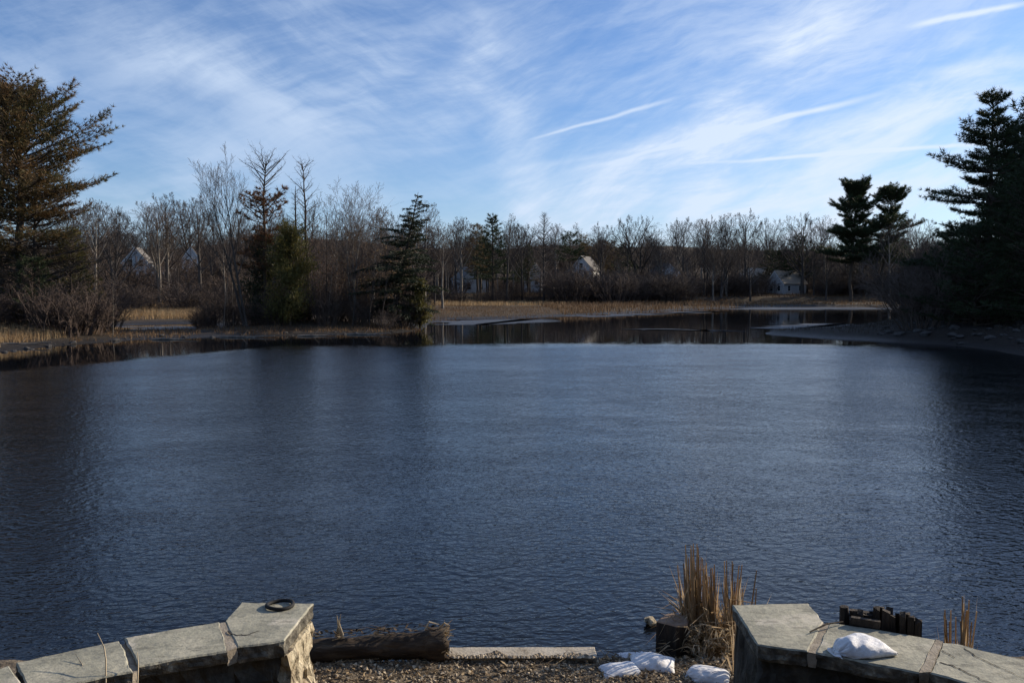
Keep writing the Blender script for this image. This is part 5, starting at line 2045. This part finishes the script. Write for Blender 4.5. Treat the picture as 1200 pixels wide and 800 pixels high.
# ------------------------------------------------------------------ timber bulkhead behind the right wall
def bulkhead():
    bh = thing('timber_bulkhead', 'row of dark rotten upright boards standing in the water behind the right wall', 'bulkhead', (0, 0, 0))
    rs = random.Random(360)
    A, B = gp(1004, 733, ZC) + Vector((0, .14, 0)), gp(1086, 746, ZC) + Vector((.02, .12, 0))
    tops = [(1004, 724, .05), (1014, 714, .06), (1022, 719, .05), (1030, 710, .08), (1040, 711, .09), (1050, 714, .09), (1059, 716, .09), (1068, 719, .09), (1077, 722, .09), (1085, 725, .06)]
    ax = (B - A).normalized()
    nr = Vector((-ax.y, ax.x, 0)).normalized()
    ks = [1004 + 82 * (q + .5) / 17 for q in range(17)]
    tops = [(kx + rs.uniform(-1.5, 1.5), float(np.interp(kx, [q[0] for q in tops], [q[1] for q in tops])) + rs.choice((0, 0, 1, 2, 4)) , rs.uniform(.046, .062)) for kx in ks]
    for i, (px, py, w) in enumerate(tops):
        t = (px - 1004) / (1086 - 1004)
        c = A.lerp(B, t) + nr * (.05 * (i % 2))
        zt = dp(px, py, c.y).z
        mb = MB()
        k = 6
        for q in range(k + 1):
            zz = -.3 + (zt + .3) * q / k
            dx_ = .012 * mnoise.noise((i * 3.3, zz * 3, 0))
            for sx, sy in ((-.5, -.5), (.5, -.5), (.5, .5), (-.5, .5)):
                top_j = (rs.uniform(-.03, .02) if q == k else 0)
                mb.v.append(c + ax * (sx * w * (1 - .1 * (q == k)) + dx_) + nr * (sy * .045) + Vector((0, 0, zz + top_j - c.z)))
        for q in range(k):
            for j in range(4):
                e = (j + 1) % 4
                mb.f.append((q * 4 + j, q * 4 + e, (q + 1) * 4 + e, (q + 1) * 4 + j))
        mb.f.append((k * 4, k * 4 + 1, k * 4 + 2, k * 4 + 3))
        mb.build('board', M['oldwood'], bh)
    # rotten plank behind the boards
    mb = MB()
    q0, q1 = A + nr * .10, B + nr * .10
    mx = Matrix(((q1 - q0).normalized(), nr, Vector((0, 0, 1)))).transposed()
    mb.box((q0 + q1) / 2 + Vector((0, 0, -.08)), ((q1 - q0).length * 1.02, .05, .24), mx)
    mb.build('plank', M['oldwood'], bh)
    # low rail in front, sloping
    mb = MB()
    r0, r1 = gp(998, 728, ZC + .06) + Vector((0, .06, 0)), gp(1040, 735, ZC + .03) + Vector((0, .08, 0))
    Mx = Matrix((ax, nr, Vector((0, 0, 1)))).transposed()
    mb.box((r0 + r1) / 2 + Vector((0, 0, -.01)), ((r1 - r0).length * .8, .04, .055), Mx)
    mb.build('rail', M['oldwood'], bh)
    # lone stub left of the row
    c = gp(996, 727, ZC) + Vector((0, .12, 0))
    mb = MB()
    zt = dp(996, 710, c.y).z
    mb.tube([Vector((c.x, c.y, -.3)), Vector((c.x + .005, c.y, ZC)), Vector((c.x, c.y, zt))], [.045, .038, .034], 7)
    tag(mb.build('wooden_post', M['oldwood']), 'lone short post left of the row of rotten boards', 'post')


bulkhead()


# ------------------------------------------------------------------ cattails
def cattails(label, px, py, rad, n_st, h0, h1, n_leaf, seed, z=.12, lean=(0, 0), mat='cattail', Y=None):
    p = gp(px, py, z) if Y is None else dp(px, 600, Y)
    ct = thing('cattail_clump', label, 'cattails', (p.x, p.y, z))
    rs = random.Random(seed)
    S, Lf = MB(), MB()
    for _ in range(n_st):
        a, r_ = rs.uniform(0, 6.28), math.sqrt(rs.random()) * rad
        b0 = Vector((math.cos(a) * r_, math.sin(a) * r_ * .8, -.2))
        hh = rs.uniform(h0, h1) + .2
        dv = Vector((lean[0] + rs.gauss(0, .035), lean[1] + rs.gauss(0, .035), 1)).normalized()
        m1 = b0 + dv * hh * .5 + Vector((rs.gauss(0, .01), rs.gauss(0, .01), 0))
        if rs.random() < .25:
            kk = b0 + dv * hh * rs.uniform(.5, .8)
            fa = rs.uniform(0, 6.28)
            S.tube([b0, m1, kk], [.008, .0075, .006], 5)
            S.tube([kk, kk + Vector((math.cos(fa), math.sin(fa), rs.uniform(-.9, .3))).normalized() * hh * rs.uniform(.15, .3)], [.006, .003], 4)
        else:
            S.tube([b0, m1, b0 + dv * hh], [.011, .010, .005], 5)
        for _k in range(5):
            q = b0 + dv * hh * rs.uniform(.08, .6)
            d2 = (dv + Vector((rs.gauss(0, .10), rs.gauss(0, .10), 0))).normalized()
            S.blade(q, d2, perp(d2, R(90), rs.uniform(0, 6.28)), hh * rs.uniform(.25, .5), .020)
    for _ in range(n_leaf):
        a, r_ = rs.uniform(0, 6.28), math.sqrt(rs.random()) * rad * 1.25
        b0 = Vector((math.cos(a) * r_, math.sin(a) * r_ * .8, rs.uniform(-.1, .25)))
        out = rs.uniform(.1, 1.3)
        dv = Vector((math.cos(a + rs.gauss(0, .8)) * out, math.sin(a + rs.gauss(0, .8)) * out, rs.uniform(.2, 1.0))).normalized()
        L = rs.uniform(.15, .5) * (h1 / .9)
        w = rs.uniform(.008, .018)
        sd_ = perp(dv, R(90), rs.uniform(0, 6.28))
        m1 = b0 + dv * L * .55
        d3 = (dv + Vector((0, 0, -rs.uniform(.2, 1.6)))).normalized()
        k = len(Lf.v)
        e = m1 + d3 * L * .45
        Lf.v += [b0 - sd_ * w * .5, b0 + sd_ * w * .5, m1 + sd_ * w * .5, m1 - sd_ * w * .5, e]
        Lf.f += [(k, k + 1, k + 2, k + 3), (k + 3, k + 2, k + 4)]
    S.build('stalks', M['cattail'], ct)
    Lf.build('leaves', M['straw' if mat == 'straw' else 'cattail'], ct)
    return ct


cattails('tallest dense clump of dead brown cattails behind the sandbags', 813, 757, .085, 30, .62, 1.06, 170, 401, lean=(-.02, 0))
cattails('second clump of dead cattails, middle of the stand', 838, 760, .055, 18, .60, .95, 130, 402, lean=(-.07, 0))
cattails('slim upright cattail bunch next to the end of the right wall', 856, 763, .030, 11, .70, .92, 120, 403, lean=(-.01, 0))
cattails('low bleached tangle of fallen cattail leaves at the foot of the stand', 834, 764, .24, 8, .15, .4, 420, 404, mat='straw')
cattails('few thin dead cattail stalks rising behind the square end of the right wall', 872, 722, .07, 6, .9, 1.18, 12, 405, z=.0, Y=7.05)
cattails('left bunch of the short reeds behind the outer right wall', 1127, 748, .05, 11, .85, 1.06, 26, 406, z=.0, lean=(-.05, 0), Y=6.5)
cattails('right bunch of the short reeds behind the outer right wall', 1137, 751, .04, 11, .95, 1.16, 26, 407, z=.0, lean=(.01, 0), Y=6.4)
cattails('few short straws beyond the outer right wall, near the view edge', 1174, 765, .05, 5, .70, .90, 6, 408, z=.0, Y=6.1)
# bleached broken stalk leaning left of the tall clump
mb = MB()
a, b = gp(800, 717, .45), dp(784, 705, gp(800, 717, .45).y - .05)
mb.tube([a, b], [.010, .008], 6)
tag(mb.build('broken_stalk', M['straw']), 'pale broken stalk sticking out of the tallest cattail clump', 'stalk')

# weeds in front of the left wall
for i, (pts, lab) in enumerate((
        ([(124, 802), (124, 772), (122, 758), (114, 741)], 'thin dry weed stalk with a bent tip standing before the left wall'),
        ([(161, 803), (162, 778), (161, 764)], 'short dry weed stalk standing before the joint of the left wall'),
        ([(84, 803), (101, 792), (96, 778), (88, 765)], 'curved dry weed stem arching over the left wall'))):
    Yw = gp(pts[0][0], 790, ZC).y - .05
    mb = MB()
    w = [dp(x, y, Yw + .10 * k) for k, (x, y) in enumerate(pts)]
    w = [Vector((w[0].x, w[0].y, .15))] + w
    mb.tube(w, [.005] * (len(w) - 1) + [.002], 4)
    tag(mb.build('dry_weed', M['straw']), lab, 'weed')
